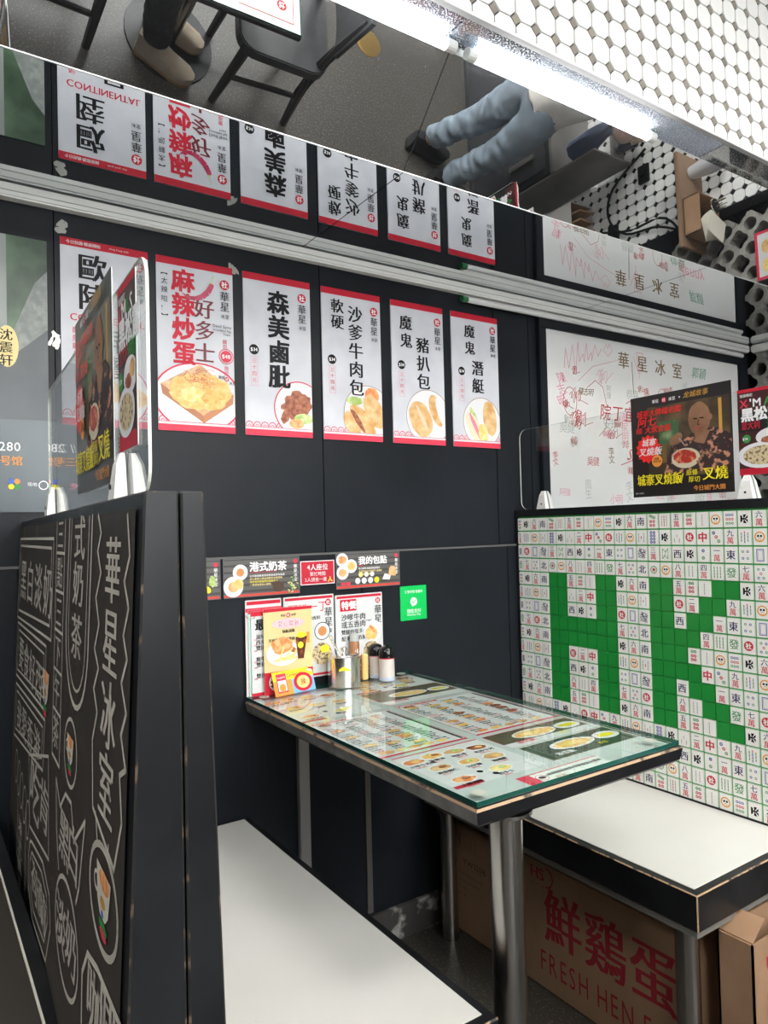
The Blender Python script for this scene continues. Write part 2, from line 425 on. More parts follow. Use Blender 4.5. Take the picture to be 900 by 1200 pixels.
# --- right end wall: breeze blocks, then octagon tiles
E1 = MB(); E1.box((EX+.10, -1.16, 0), (EX+.3, .0, 2.74), mat('dark_void', (.01, .01, .01), .9)); E1.box((EX+.004, -4.8, 0), (EX+.3, -1.16, 2.74), GROUT)
E1.box((EX, -1.16, 0), (EX+.1, 0, 1.10), BLACKW); 
WE = struct('wall_east', E1)
def breeze():
    mb = MB(); n = 32; p = .11; R = .054; r = .029; d = .085; C = mat('breeze_concrete', (.26, .25, .23), .9, noise=(30, (.34, .33, .30), .4, .7), bump=.4)
    vs = []; fs = []
    for x in (0, d):
        for rr in (R, r):
            for i in range(n):
                a = 2*math.pi*i/n
                k = rr
                if rr == R:   # squash the outside onto the cell edges so neighbours touch
                    cs = max(abs(math.cos(a)), abs(math.sin(a))); k = (p/2)/cs if math.acos(min(1, cs)) < .33 else .0445
                vs.append((x, k*math.cos(a), k*math.sin(a)))
    for i in range(n):
        j = (i+1) % n
        fs += [(i, j, n+j, n+i), (2*n+i, 3*n+i, 3*n+j, 2*n+j), (i, 2*n+i, 2*n+j, j), (n+i, n+j, 3*n+j, 3*n+i)]
    mb.add(vs, fs, C); return mb
bz0 = breeze().build('breeze_block', WE, smooth=False); first = True
for i in range(10):
    for j in range(17):
        o = bz0 if first else bz0.copy()
        if not first: COL.objects.link(o)
        first = False; o.parent = WE; o.location = (EX, -.055-.11*i, 1.155+.11*j)
def keepE(P):
    if P.y > -1.17 or P.y < -2.3 or P.z < .05 or P.z > 1.9: return None
    return abs(P.y+1.4)+abs(P.z-.9)
octagon_tiles(WE, (EX+.004, -1.16, .03), (0, -1, 0), (0, 0, 1), .0555, (0, 20), (0, 33), keepE, 290, None, dotm=TILEB)
# --- rest of the room shell (behind and beside the camera)
struct('wall_south', MB().box((-3.2, -4.95, 0), (EX+.3, -4.8, 2.74), PLASTER))
struct('wall_west', MB().box((-3.35, -4.95, 0), (-3.2, .15, 2.74), PLASTER))
struct('ceiling', MB().box((-3.35, -4.95, 2.74), (EX+.3, .15, 2.84), mat('ceiling_paint', (.30, .30, .30), .8)))

# ---------------------------------------------------------------- lamps
LEDM = mat('led_glow', (1, 1, 1), .5, emit=LED_POWER)
def led_tube(x0, x1, label):
    t = thing('led_tube', label, 'light', (x0, -.673, 2.083), 'LED tubes under the tiled bulkhead')
    MB().lathe([(.0105, 0), (.0105, x1-x0-.04)], (x0+.02, -.673, 2.083), LEDM, 14, (1, 0, 0)).build('glowing_tube', t)
    for x in (x0, x1-.022): MB().lathe([(.0115, 0), (.0115, .022)], (x, -.673, 2.083), PVC, 14, (1, 0, 0)).build('end_cap', t)
    for x in (x0+.12, x1-.12): MB().box((x, -.676, 2.090), (x+.012, -.670, BZ-.001), PVC).build('clip', t)
led_tube(-.70, .885, 'glowing tube light leaving the picture at the top edge, left one')
led_tube(.915, 1.50, 'glowing tube light above the standing customer, right one of the pair')
PAN = mat('panel_glow', (1, .985, .95), .5, emit=PANEL_POWER)
for i, (x, y, lb) in enumerate(((.1, -2.6, 'square glowing ceiling panel behind the viewer, near the booth'), (1.7, -2.0, 'square glowing ceiling panel over the aisle beside the booth'), (1.6, -3.6, 'square glowing ceiling panel far down the room'), (2.4, -4.4, 'square glowing ceiling panel by the end wall, far corner'), (.3, -4.3, 'square glowing ceiling panel at the back of the room'), (1.3, -4.4, 'square glowing ceiling panel at the back, between the other two'), (-1.0, -4.4, 'square glowing ceiling panel at the back left'), (-1.5, -1.6, 'square glowing ceiling panel over the left neighbouring booths'))):  # unseen; the back ones and the left one added to brighten wall and mural
    t = thing('ceiling_light', lb, 'light', (x, y, 2.72), 'ceiling light panels')
    MB().box((x-.3, y-.3, 2.71), (x+.3, y+.3, 2.725), PAN).build('diffuser', t)
    fr = MB()
    for a in (-1, 1): fr.box((x+a*.315-.015, y-.33, 2.70), (x+a*.315+.015, y+.33, 2.738), PVC); fr.box((x-.3, y+a*.315-.015, 2.70), (x+.3, y+a*.315+.015, 2.738), PVC)
    fr.build('frame', t)
# added unseen glowing panel with a window-like frame, to brighten the upper poster wall
wn = MB(); wn.box((-.9, -4.799, 1.0), (2.1, -4.79, 2.35), mat('fill_panel_glow', (.95, .98, 1), .5, emit=3.8))
for x in (-.93, .585, 2.1): wn.box((x, -4.80, .97), (x+.03, -4.765, 2.38), ALU)
for z in (.97, 2.35): wn.box((-.93, -4.80, z), (2.13, -4.765, z+.03), ALU)
struct('fill_panel', wn)
# white cable conduit in the corner under the mirror
cd = thing('cable_conduit', 'long white plastic conduit in the corner under the mirror', 'conduit', (1.4, -.02, 1.9))
MB().box((-3.2, -.030, ZC-.034), (EX-.03, -.0005, ZC-.003), PVC).build('channel', cd, bevel=.004)
MB().box((-3.2, -.0315, ZC-.0215), (EX-.03, -.0302, ZC-.0200), mat('conduit_lip', (.45, .45, .44), .4)).build('lip', cd)
MB().box((EX-.033, -.9, ZC-.036), (EX-.002, -.033, ZC-.003), PVC).build('end_wall_channel', cd, bevel=.006)
bt = thing('batten_light', 'slim white unlit tube light with a green end below the conduit', 'light', (1.44, -.03, 1.88))
MB().lathe([(.0085, 0), (.0085, 1.55)], (1.462, -.022, ZC-.052), mat('tube_off', (.78, .78, .76), .3), 14, (1, 0, 0)).build('tube', bt, smooth=True)
MB().box((1.455, -.018, ZC-.052), (3.02, -.001, ZC-.038), PVC).build('tray', bt, bevel=.002)
MB().lathe([(.0095, 0), (.0095, .022)], (1.440, -.022, ZC-.052), mat('green_cap', (.02, .15, .06), .4), 14, (1, 0, 0)).build('end_cap', bt)

# ================================================================ POSTERS ON THE WALL
def logo(c, x, y, r, M=RED, ink=WPRINT):
    c.disc(x, y, r, M, n=20); c.lift(); c.ch('社', x, y, r*1.35, ink, off=.04); c.lift(-1)
def crest(c, x, ytop, r=.0125, small=False):
    logo(c, x, ytop-r, r); c.col('華星', x, ytop-2*r-.004, .026, INK, off=.01, gap=1.0); c.row('冰室', x, ytop-2*r-.068, .0115, INK, center=True, off=.01)
def wave_border(c, w, y0=.022, M=REDP):
    n = 9; s_ = w/n
    c.line([(0, y0), (w, y0)], .0012, M)
    for i in range(n):
        cx = (i+.5)*s_
        c.ring(cx, y0+.004, s_*.48, .0022, M, n=14, clip=(.0005, y0, w-.0005, 1)); c.ring(cx, y0+.002, s_*.22, .0016, M, n=10, clip=(.0005, y0, w-.0005, 1))
def poster(x, w, label, paint, z0=1.412, z1=1.8337, d=.004):
    h = z1-z0; t = thing('menu_poster', label, 'poster', (x, -.002, z0), 'tall menu posters on the black wall')
    MB().box((x, -d, z0), (x+w, -.0004, z1), PAPER).build('board', t)
    c = Canvas((x, -d-.0002, z0), (1, 0, 0), (0, 0, 1))
    c.rect(0, h-.018, w, h, RED); c.rect(0, 0, w, .016, REDP); wave_border(c, w); c.make('border', t)
    c.lay = .0009; paint(c, w, h, t); return t
def price(c, x, y, r, txt, M=INK): c.disc(x, y, r, M, n=20); c.lift(); c.row(txt, x, y, r*.95, WPRINT, off=.03, center=True); c.lift(-1)
def pr34(c, x, y):
    price(c, x, y, .0135, '$34'); c.frame(x-.010, y-.094, x+.010, y-.018, .0008, PINK); c.col('三十四元', x, y-.022, .013, REDP, gap=1.3)
def p1(c, w, h, t):
    c.row('今日快趣·醒晨開始', .012, h-.009, .009, WPRINT, off=.02); c.row('Hong Kong style', .105, h-.009, .006, WPRINT)
    crest(c, .171, h-.028); c.col('歐陸', .068, h-.028, .066, INK, off=.035, gap=1.02); c.row('CONTINENTAL', .018, h-.178, .023, RED, off=.02)
    c.col('早餐', .122, h-.195, .058, INK, off=.035); c.col('配熱飲品', .03, h-.20, .015, REDP, gap=1.2); c.make('lettering', t)
    c.lay = .0004; c.disc(.12, .075, .07, PLATE, clip=(0, .02, w, h), n=32); c.ring(.12, .075, .072, .003, REDP, clip=(0, .02, w, h), n=32); c.lift()
    c.blob(.10, .08, .035, .026, EGG, clip=(0, .02, w, h)); c.blob(.16, .07, .03, .022, BUN, clip=(0, .02, w, h)); c.make('food_picture', t)
def p2(c, w, h, t):
    crest(c, .171, h-.034); c.col('麻辣炒蛋', .065, h-.024, .058, RED, off=.045, gap=1.02, sy=1.0); c.col('好多士', .117, h-.088, .053, mat('wine_ink', (.16, .01, .02), .5), off=.03, gap=1.04)
    c.col('︻太辣啦!︼', .019, h-.030, .017, INK, gap=1.28); 
    c.row('Devil Spicy', .138, h-.153, .0105, INK, off=.01); c.row('Scrambled Egg', .138, h-.163, .0078, INK, off=.01); c.row('Toast', .165, h-.172, .0078, INK, off=.01)
    c.col('鐵到', .169, h-.185, .012, REDP); price(c, .172, h-.228, .015, '$48', REDP); c.ring(.172, h-.228, .0195, .0018, REDP); c.col('飛起', .172, h-.252, .012, REDP); c.make('lettering', t)
    c.lay = .0004; cl = (0, .0235, w, h)
    c.disc(.10, .085, .108, PLATE, ry=.083, clip=cl, n=40); c.lift(.5); c.ring(.10, .085, .112, .004, REDP, ry=.086, clip=cl, n=40); c.lift()
    c.poly([(.006, .112), (.110, .040), (.112, .022), (.010, .088)], mat('crust', (.42, .16, .07), .5)); c.poly([(.110, .040), (.190, .100), (.188, .075), (.112, .022)], mat('crust_side', (.50, .20, .09), .5)); c.poly([(.006, .112), (.104, .168), (.190, .100), (.110, .040)], TOAST); c.lift()
    c.blob(.105, .100, .078, .046, EGG, n=34, j=.09); c.lift(); c.blob(.085, .092, .030, .018, FRIES, n=20, j=.15); c.blob(.130, .085, .026, .014, mat('egg_deep', (.72, .30, .05), .5, noise=(80, (.85, .5, .15), .4, .6)), n=18, j=.15); c.lift()
    
    for k in range(44):
        a = random.uniform(0, 6.28); x, y = .105+random.gauss(0, .02), .132+random.gauss(0, .008); r = random.uniform(.007, .018)
        c.line([(x+r*math.cos(a+q), y+.6*r*math.sin(a+q)) for q in (0, .6, 1.2, 1.8)], .0007, CRIM)
    c.row('華星', .15, .140, .009, INK, off=.02); c.row('冰室', .178, .127, .009, INK, off=.02); logo(c, .172, .136, .006); c.make('toast_picture', t)
    c.lay = .0012; ch = [(.062, h-.082), (.075, h-.092), (.095, h-.093), (.112, h-.086), (.127, h-.072), (.137, h-.054)]
    wd = [.001, .007, .0115, .0135, .0145, .0125]
    for i in range(5):
        a, b = Vector(ch[i]), Vector(ch[i+1]); q1 = Vector((-(b-a).y, (b-a).x)).normalized()
        c.poly([tuple(a-q1*wd[i]/2), tuple(b-q1*wd[i+1]/2), tuple(b+q1*wd[i+1]/2), tuple(a+q1*wd[i]/2)], CHILI)
    c.disc(.1365, h-.054, .0064, CHILI, n=12); c.line([(.137, h-.049), (.139, h-.038), (.143, h-.028)], .002, VEG); c.line([(.132, h-.047), (.142, h-.049)], .002, VEG); c.make('chili_picture', t)
def sandwich(c, w, h, t, kind):
    c.lay = .0004; cl = (0, .0225, w-.001, h); ring = REDP if kind == 0 else mat('plate_brown', (.28, .14, .08), .5)
    cx, cy = ((.155, .075), (.145, .078), (.130, .083), (.118, .080))[kind]; R_ = (.074, .080, .082, .078)[kind]
    c.disc(cx, cy, R_, PLATE, clip=cl, n=36); c.lift(.5); c.ring(cx, cy, R_+.001, .003 if kind == 0 else .0016, ring, clip=cl, n=36); c.lift()
    if kind == 0:
        c.blob(.150, .085, .046, .036, MEAT, rot=.4, j=.16, n=28, clip=cl); c.blob(.112, .052, .012, .018, MEAT, rot=-.4, clip=cl); c.lift()
        c.disc(.166, .050, .028, VEG, ry=.014, clip=cl); c.disc(.145, .036, .022, TOM, ry=.013, clip=cl)
    elif kind == 1:
        c.disc(.158, .130, .024, TOM, clip=cl); c.disc(.100, .112, .027, VEG, ry=.012, clip=cl); c.lift(); c.blob(.165, .085, .030, .052, BUN, rot=.5, j=.04, clip=cl); c.lift()
        c.blob(.125, .058, .026, .056, BUN, rot=.75, j=.04, clip=cl); c.blob(.090, .045, .022, .040, BUN, rot=.5, j=.04, clip=cl); c.lift(); c.blob(.110, .056, .008, .040, MEAT, rot=.6, clip=cl)
    elif kind == 2:
        c.blob(.160, .105, .024, .050, BUN, rot=.35, j=.03, clip=cl); c.blob(.178, .10, .014, .046, PLATE, rot=.35, j=.03, clip=cl); c.lift(); c.blob(.100, .075, .040, .056, BUN, rot=.45, j=.03, clip=cl); c.lift()
        c.blob(.104, .080, .006, .044, mat('pork', (.78, .58, .42), .5), rot=.5, clip=cl)
    else:
        c.blob(.150, .095, .028, .056, BUN, rot=.15, j=.03, clip=cl); c.blob(.09, .078, .012, .055, VEG, rot=.4, clip=cl); c.lift(); c.blob(.085, .060, .024, .058, mat('bun_pale', (.85, .70, .5), .5), rot=.55, j=.03, clip=cl); c.lift()
        c.blob(.088, .066, .007, .05, PINK, rot=.5, clip=cl); c.blob(.12, .045, .018, .034, FRIES, rot=.3, clip=cl)
    c.make('food_picture', t)
def p3(c, w, h, t): crest(c, .168, h-.034); c.col('森美鹵肶', .098, h-.036, .064, INK, off=.04, gap=1.02); pr34(c, .027, h-.20); c.make('lettering', t); sandwich(c, w, h, t, 0)
def p4(c, w, h, t): crest(c, .171, h-.036); c.col('軟硬', .050, h-.028, .042, INK, off=.035); c.col('沙爹牛肉包', .108, h-.040, .049, INK, off=.035, gap=1.06); pr34(c, .030, h-.20); c.make('lettering', t); sandwich(c, w, h, t, 1)
def p5(c, w, h, t): crest(c, .171, h-.034); c.col('魔鬼', .053, h-.040, .046, INK, off=.035, gap=1.15); c.col('豬扒包', .114, h-.098, .050, INK, off=.035, gap=1.1); pr34(c, .034, h-.19); c.make('lettering', t); sandwich(c, w, h, t, 2)
def p6(c, w, h, t): crest(c, .171, h-.030); c.col('魔鬼', .074, h-.034, .044, INK, off=.035, gap=1.2); c.col('潛艇', .104, h-.145, .050, INK, off=.035, gap=1.12); pr34(c, .038, h-.185); c.make('lettering', t); sandwich(c, w, h, t, 3)
PW = .1931
for x, lb, fn in ((.2922, 'tall breakfast menu poster with red CONTINENTAL lettering, leftmost of the row', p1), (.5041, 'tall poster of scrambled egg toast with a red chili and 麻辣炒蛋', p2),
                  (.7249, 'tall poster 森美鹵肶 with a roast drumstick on a red rimmed plate', p3), (.9527, 'tall poster 軟硬沙爹牛肉包 with beef buns on a plate', p4),
                  (1.1832, 'tall poster 魔鬼豬扒包 with a pork chop bun', p5), (1.4087, 'tall poster 魔鬼潛艇 with a submarine sandwich, rightmost of the row', p6)):
    poster(x, PW, lb, fn)
# torn tape scraps near poster corners
for i, (x, z, lb) in enumerate(((.300, 1.855, 'torn silver tape scrap above the leftmost menu poster'), (.702, 1.828, 'torn silver tape scrap beside the chili poster corner'), (.2775, 1.600, 'torn silver tape scrap left of the leftmost menu poster'))):
    c = Canvas((x, -.001, z), (1, 0, 0), (0, 0, 1)); TP = mat('silver_tape', (.45, .45, .42), .3, .4)
    for k in range(5): c.blob(random.uniform(-.008, .008), random.uniform(-.012, .012), .006, .010, TP, n=9, j=.5, rot=random.uniform(0, 3)); c.lift(.6)
    o = c.make('tape_scrap', None); tag(o, lb, 'tape', 'tape scraps on the black wall')

# large dark poster at far left
t = thing('concert_poster', 'large dark glossy poster with blurred grey hair and yellow name tag, far left', 'poster', (.0, -.002, 1.22))
MB().box((-.42, -.004, 1.218), (.265, -.0004, 1.815), mat('poster_dark', (.055, .075, .085), .22)).build('board', t)
c = Canvas((-.42, -.0042, 1.218), (1, 0, 0), (0, 0, 1))
c.rect(.40, .30, .685, .597, mat('blur_green', (.02, .05, .025), .4, noise=(9, (.10, .17, .10), .4, .65))); c.lift()
c.rect(.30, .30, .605, .597, mat('blur_grey', (.30, .32, .30), .4, noise=(4, (.22, .25, .23), .4, .7)))
c.poly([(.605, .36), (.660, .50), (.685, .53), (.685, .33), (.64, .28)], mat('hair_print', (.20, .22, .21), .5, noise=(60, (.32, .34, .32), .4, .7))); c.lift()
c.poly([(.40, .30), (.62, .34), (.685, .40), (.685, .20), (.40, .20)], mat('suit_print', (.045, .055, .065), .35, noise=(5, (.10, .11, .12), .4, .8))); c.make('portrait_picture', t)
c.lay = .001; c.disc(.605, .355, .022, YELP, ry=.045); c.lift(); c.col('沈震轩', .603, .393, .026, INK, gap=1.05, off=.02)
c.row('480 / 280 / 280', .445, .140, .027, WPRINT); c.row('支广场三号馆', .50, .110, .022, ORG, off=.02); c.row('大麦', .55, .056, .014, PINK, off=.03)
for a, M_ in ((0, ORG), (1.57, BLUE), (3.14, YEL), (4.71, GRN)): c.disc(.615+.008*math.cos(a+.78), .060+.008*math.sin(a+.78), .006, M_, n=10)
c.row('场地', .640, .060, .010, WPRINT); c.ring(.672, .058, .010, .002, WPRINT, n=16); c.make('lettering', t)

# ---------------------------------------------------------------- whiteboard
t = thing('whiteboard', 'large whiteboard covered in coloured signatures on the black wall', 'whiteboard', (2.4, -.01, 1.2))
MB().box((1.815, -.010, 1.206), (2.992, -.0005, 1.832), WBOARD).build('board', t)
fr = MB(); fr.box((1.780, -.018, 1.832), (3.06, -.0005, 1.862), BLACKW); fr.box((1.780, -.018, 1.20), (1.815, -.0005, 1.832), BLACKW); fr.box((2.992, -.018, 1.20), (3.06, -.0005, 1.832), BLACKW); fr.box((1.815, -.018, 1.19), (2.992, -.0005, 1.206), PVC)
fr.build('frame', t, bevel=.002)
c = Canvas((1.815, -.0102, 1.206), (1, 0, 0), (0, 0, 1)); BR = mat('brown_marker', (.16, .10, .03), .5); RM = mat('red_marker', (.45, .05, .05), .5); PM = mat('pink_marker', (.70, .30, .38), .5); GM = mat('green_marker', (.08, .28, .17), .5); FM = mat('faint_marker', (.42, .46, .42), .5)
for k, ch in enumerate('華星冰室'): c.ch(ch, .413+.110*k, .561-.002*k, .066, BR, off=.02)
def scrawl(x, y, s, M, n=5, th=.0018, seed=0):
    """cursive handwriting: irregular narrow loops with a long tail"""
    rr = random.Random(seed); pts = []; px = x
    for q in range(n):
        hh = s*rr.uniform(.35, 1.1); w_ = s*rr.uniform(.18, .35); sl = rr.uniform(.2, .5)*hh
        for t_ in range(7):
            a = t_*math.pi/3.5; pts.append((px+w_*.5*(1-math.cos(a))*.9+sl*max(0, math.sin(a))*.5+w_*.5*t_/6, y+hh*.5*math.sin(a)))
        px += w_*.75
    if rr.random() < .5: pts.append((px+s*.8, y+s*rr.uniform(-.5, .5)))
    c.line(pts, th, M)
# "Manuel" like pink scribble with a heart, signatures, names
c.line([(.09,.50),(.10,.57),(.115,.50),(.135,.585),(.15,.49),(.165,.60),(.17,.53),(.19,.56),(.195,.53),(.21,.60),(.215,.54),(.235,.57),(.235,.54),(.255,.60),(.27,.56),(.29,.59)], .0025, PM)
c.line([(.30,.585),(.315,.61),(.325,.595),(.335,.612),(.35,.59),(.325,.565),(.30,.585)], .002, PM); c.line([(.16,.46),(.24,.52),(.39,.56)], .002, PM)
c.line([(.47,.58),(.50,.52),(.49,.60),(.53,.60),(.50,.50)], .0025, PM)
for k in range(34):
    rr = random.Random(100+k); M_ = rr.choice([PM, PM, RM, RM, FM, FM, BR]); x, y = .05+(k % 9)*.125+rr.uniform(-.03, .03), .05+(k//9)*.125+rr.uniform(-.02, .02); sz = rr.uniform(.026, .048); txt = rr.choice(['陳志明', '梁小慧', '黃家明', '李文', '吳健', '周生', '阿強', '恭喜', '發財', '安琪', '小明'])
    if k % 2: c.col(txt, x, y+sz*1.3, sz, M_, gap=.9, shear=rr.uniform(-.3, .3), rot=rr.uniform(-.3, .3))
    else: c.row(txt, x, y, sz, M_, gap=-.1, shear=rr.uniform(-.4, .3))
for k in range(34):
    rr = random.Random(k+40); scrawl(rr.uniform(.04, 1.02), rr.uniform(.04, .52), rr.uniform(.025, .055), rr.choice([PM, PM, RM, RM, FM]), rr.randint(3, 7), .0017, k+5)
c.line([(.205,.44),(.25,.47),(.29,.45),(.31,.38),(.30,.30),(.26,.27)], .0018, RM); c.ring(.115, .385, .035, .002, RM, ry=.05); c.line([(.08,.48),(.085,.45)], .002, RM); c.line([(.46,.56),(.465,.44)], .003, BR)
c.line([(.42,.40),(.46,.42),(.44,.35),(.47,.33)], .003, RM); c.row('院丁宜', .27, .36, .062, RM, shear=.15, gap=.08); c.row('2012', .46, .30, .025, RM, off=0, shear=.2)
c.row('信港', .72, .43, .05, GM, off=-.01, shear=.2); c.row('郭穎', .84, .56, .05, GM, off=-.01, shear=.3); c.row('Jenny', .80, .47, .07, PM, off=-.02, shear=.2); c.ring(.64, .43, .03, .002, RM, ry=.045)
c.row('Sammi', .42, .21, .06, RM, off=-.01, shear=.5); c.line([(.38,.17),(.45,.19),(.60,.22)], .003, RM)
c.make('signatures', t)

# ---------------------------------------------------------------- signs on the lower wall
def wallsign(x0, z0, x1, z1, name, label, cat, M, paint, d=.006, group=None, fr=None):
    t = thing(name, label, cat, ((x0+x1)/2, -.004, z0), group)
    MB().box((x0, -.003-d, z0), (x1, -.0035, z1), M).build('board', t, bevel=.0012)
    c = Canvas((x0, -.003-d-.0003, z0), (1, 0, 0), (0, 0, 1)); paint(c, x1-x0, z1-z0, t); return t
SLAT = mat('sign_charcoal', (.055, .052, .05), .35); SLATL = mat('sign_slat', (.11, .105, .10), .35); PFR = mat('clear_frame', (.16, .17, .18), .15)
def slats(c, w, h, t):
    n = 6
    for i in range(n): c.rect(.002, h*(i+.08)/n, w-.002, h*(i+.72)/n, SLATL)
    c.lift(); c.rect(.002, .002, w-.002, .008, mat('sign_red', (.60, .06, .04), .4)); c.frame(0, 0, w, h, .0015, PFR); c.lift(); c.make('slat_print', t)
    c.disc(w-.012, h-.012, .006, REDP, n=14); c.col('華星冰室', w-.012, h-.020, .011, WPRINT, off=.02)
def s1(c, w, h, t):
    slats(c, w, h, t); c.row('港式奶茶', .070, h-.022, .026, WPRINT, off=.04); c.row('HONG KONG STYLE MILK TEA', .068, h-.036, .0052, REDP, off=.02)
    for k, s_ in enumerate(('以多款錫蘭茶葉拼配而成茶味香濃', '加入鮮奶口感幼滑醇厚甘香回味', '每杯現沖現賣堅持傳統手工', '一杯好奶茶由心開始')): c.row(s_, .070, h-.045-.0075*k, .0062, (WPRINT, YELP, YEL, YELP)[k], off=.02, gap=.05)
    c.make('lettering', t); c.lay = .0008
    for x, y, r, M_ in ((.045, .063, .020, TEA), (.026, .028, .026, BUN)): c.disc(x, y, r, PLATE, n=22); c.lift(.6); c.disc(x, y, r*.52, M_, n=18); c.lift(.6)
    c.disc(.040, .034, .013, EGG, n=14); c.blob(.148, .022, .017, .014, mat('tea_leaf', (.07, .04, .025), .6)); 
    for k in range(26): c.blob(.187+random.gauss(0, .008), .026+random.gauss(0, .011), .004, .0014, random.choice([VEG, GRN, YELP]), n=7, rot=random.uniform(0, 3)); c.lift(.05)
    c.make('food_picture', t)
def s3(c, w, h, t):
    slats(c, w, h, t); c.row('我的包點', .072, h-.022, .024, WPRINT, off=.04); c.row('BREAD', .072, h-.036, .0055, REDP, off=.03)
    for k, s_ in enumerate(('每日新鮮出爐香脆菠蘿包', '多款配料任您選擇牛油煉奶', '即叫即製熱辣辣')): c.row(s_, .072, h-.044-.008*k, .0065, (WPRINT, YELP, YEL)[k], off=.02)
    for x in (.022, .038): c.rect(x-.007, .010, x+.007, .018, REDP)
    c.make('lettering', t); c.lay = .0008
    for x, y, r, M_ in ((.020, .080, .019, TOM), (.048, .062, .019, EGG), (.020, .045, .019, BUN)): c.disc(x, y, r, PLATE, n=22); c.lift(.6); c.blob(x, y, r*.65, r*.6, M_, n=14, j=.08); c.lift(.6)
    for k in range(4): c.disc(.068+k*.021, .020, .0085, (PLATE, PLATE, PLATE, YEL)[k], n=14)
    for k in range(3): c.disc(.078+k*.019, .037, .007, (FRIES, PLATE, PLATE)[k], n=12)
    c.poly([(.150,.020),(.175,.018),(.180,.032),(.158,.036)], PLATE); c.poly([(.172,.030),(.196,.028),(.198,.050),(.174,.052)], BUN); c.lift(); c.poly([(.174,.049),(.198,.046),(.193,.055),(.180,.057)], TOAST); c.make('food_picture', t)
wallsign(.655, .999, .866, 1.0965, 'milk_tea_sign', 'dark striped sign 港式奶茶 with tea cup and egg tarts', 'sign', SLAT, s1, group='dark striped food signs')
wallsign(.437, .999, .648, 1.0965, 'drink_sign', 'dark striped sign half hidden by the black partition', 'sign', SLAT, lambda c, w, h, t: (slats(c, w, h, t), c.row('特色飲品', .05, h-.022, .026, WPRINT, off=.04), [c.row('檸檬茶奶咖啡', .10, h-.046-.009*k, .009, (YELP, YEL)[k], off=.02) for k in range(2)], c.blob(.175, .025, .012, .009, YEL), c.blob(.19, .045, .008, .014, VEG), c.make('lettering', t)), group='dark striped food signs')
wallsign(.977, 1.000, 1.189, 1.098, 'bread_sign', 'dark striped sign 我的包點 with plates of buns', 'sign', SLAT, s3, group='dark striped food signs')
def s2(c, w, h, t):
    c.frame(0, 0, w, h, .002, WPRINT); c.lift(); c.row('4人座位', w/2, h-.017, .018, WPRINT, off=.02, center=True); c.row('繁忙時間', w/2, h-.035, .012, WPRINT, off=.0, center=True); c.row('2人請坐一邊', w/2-.006, h-.050, .012, WPRINT, off=0, center=True); c.ch('人', w-.014, h-.051, .015, YEL, off=.04); c.make('lettering', t)
wallsign(.869, 1.0185, .972, 1.082, 'seating_sign', 'small crimson sign 4人座位 with white border', 'sign', CRIM, s2)
GP = mat('pay_green', (.0, .52, .10), .35)
def s4(c, w, h, t):
    c.row('汇聚华星', .016, h-.017, .009, WPRINT, off=.03); c.row('优惠多', .054, h-.017, .009, WPRINT, off=.03); c.disc(w/2, h*.54, .0125, WPRINT, ry=.012); c.poly([(w/2-.008, h*.54-.008), (w/2-.006, h*.54-.015), (w/2, h*.54-.010)], WPRINT); c.lift()
    c.line([(w/2-.006, h*.55), (w/2-.001, h*.55-.005), (w/2+.008, h*.55+.005)], .0025, GP); c.lift(-1); c.row('微信支付', w/2, h*.27, .0125, WPRINT, center=True, off=.02); c.row('WeChat Pay', w/2, h*.16, .009, WPRINT, center=True); c.make('lettering', t)
wallsign(1.191, .894, 1.286, .994, 'payment_sign', 'bright green square payment sign with white speech bubble tick', 'sign', GP, s4, d=.003)
# framed menus leaning above the table
def fmenu(kind):
    def f(c, w, h, t):
        c.rect(0.004, h-.010, w-.004, h-.003, RED); c.rect(.004, .004, w-.004, .010, RED); c.lift()
        if kind == 0:
            c.rect(.014, h-.045, .066, h-.013, RED); c.lift(); c.row('特餐', .018, h-.029, .024, WPRINT, off=.04); crest(c, w-.016, h-.014, .008)
            c.row('沙嗲牛肉', .016, h-.062, .020, INK, off=.02); c.row('或五香肉丁', .016, h-.082, .020, INK, off=.02); c.row('雙腿炒蛋多士', .016, h-.102, .014, INK, off=.02); c.row('配 咖啡 奶茶', .016, h-.120, .014, INK, off=.02); c.row('$40', .02, h-.165, .020, INK, off=.03); c.make('lettering', t)
            c.lay = .001; c.disc(.118, .105, .030, PLATE, n=26); c.lift(); c.disc(.113, .098, .020, EGG); c.lift(); c.poly([(.104,.118),(.110,.124),(.134,.098),(.128,.092)], TOM); c.disc(.112, .05, .032, PLATE, clip=(0, .012, w-.004, h)); c.lift(); c.disc(.112, .05, .028, NOOD, clip=(0, .012, w-.004, h)); c.make('food_picture', t)
        else:
            c.row('韓國辛辣', .012, h-.028, .014, REDP, off=.02); c.row('一丁', .07, h-.030, .030, REDP, off=.0); crest(c, w-.018, h-.012, .009); c.row('湯麵 撈麵 多款配料', .012, h-.060, .011, INK, off=.02); c.make('lettering', t)
            c.lay = .001; c.disc(.112, .120, .024, PLATE, n=24); c.ring(.112, .120, .024, .002, INK); c.lift(); c.disc(.112, .120, .013, TEA); c.disc(.110, .060, .030, NOOD, n=20); c.lift(); c.blob(.118, .072, .014, .010, YEL); c.disc(.04, .08, .03, PLATE); c.lift(); c.disc(.04, .08, .022, TOM); c.make('food_picture', t)
    return f
wallsign(.973, .773, 1.126, .984, 'framed_menu', 'white menu board 特餐 with red heading, right behind the steel pot', 'menu', PAPERW, fmenu(0))
wallsign(.818, .773, .968, .990, 'framed_menu', 'white menu board with bowl of tea and noodles, behind the yellow card', 'menu', PAPERW, fmenu(1))
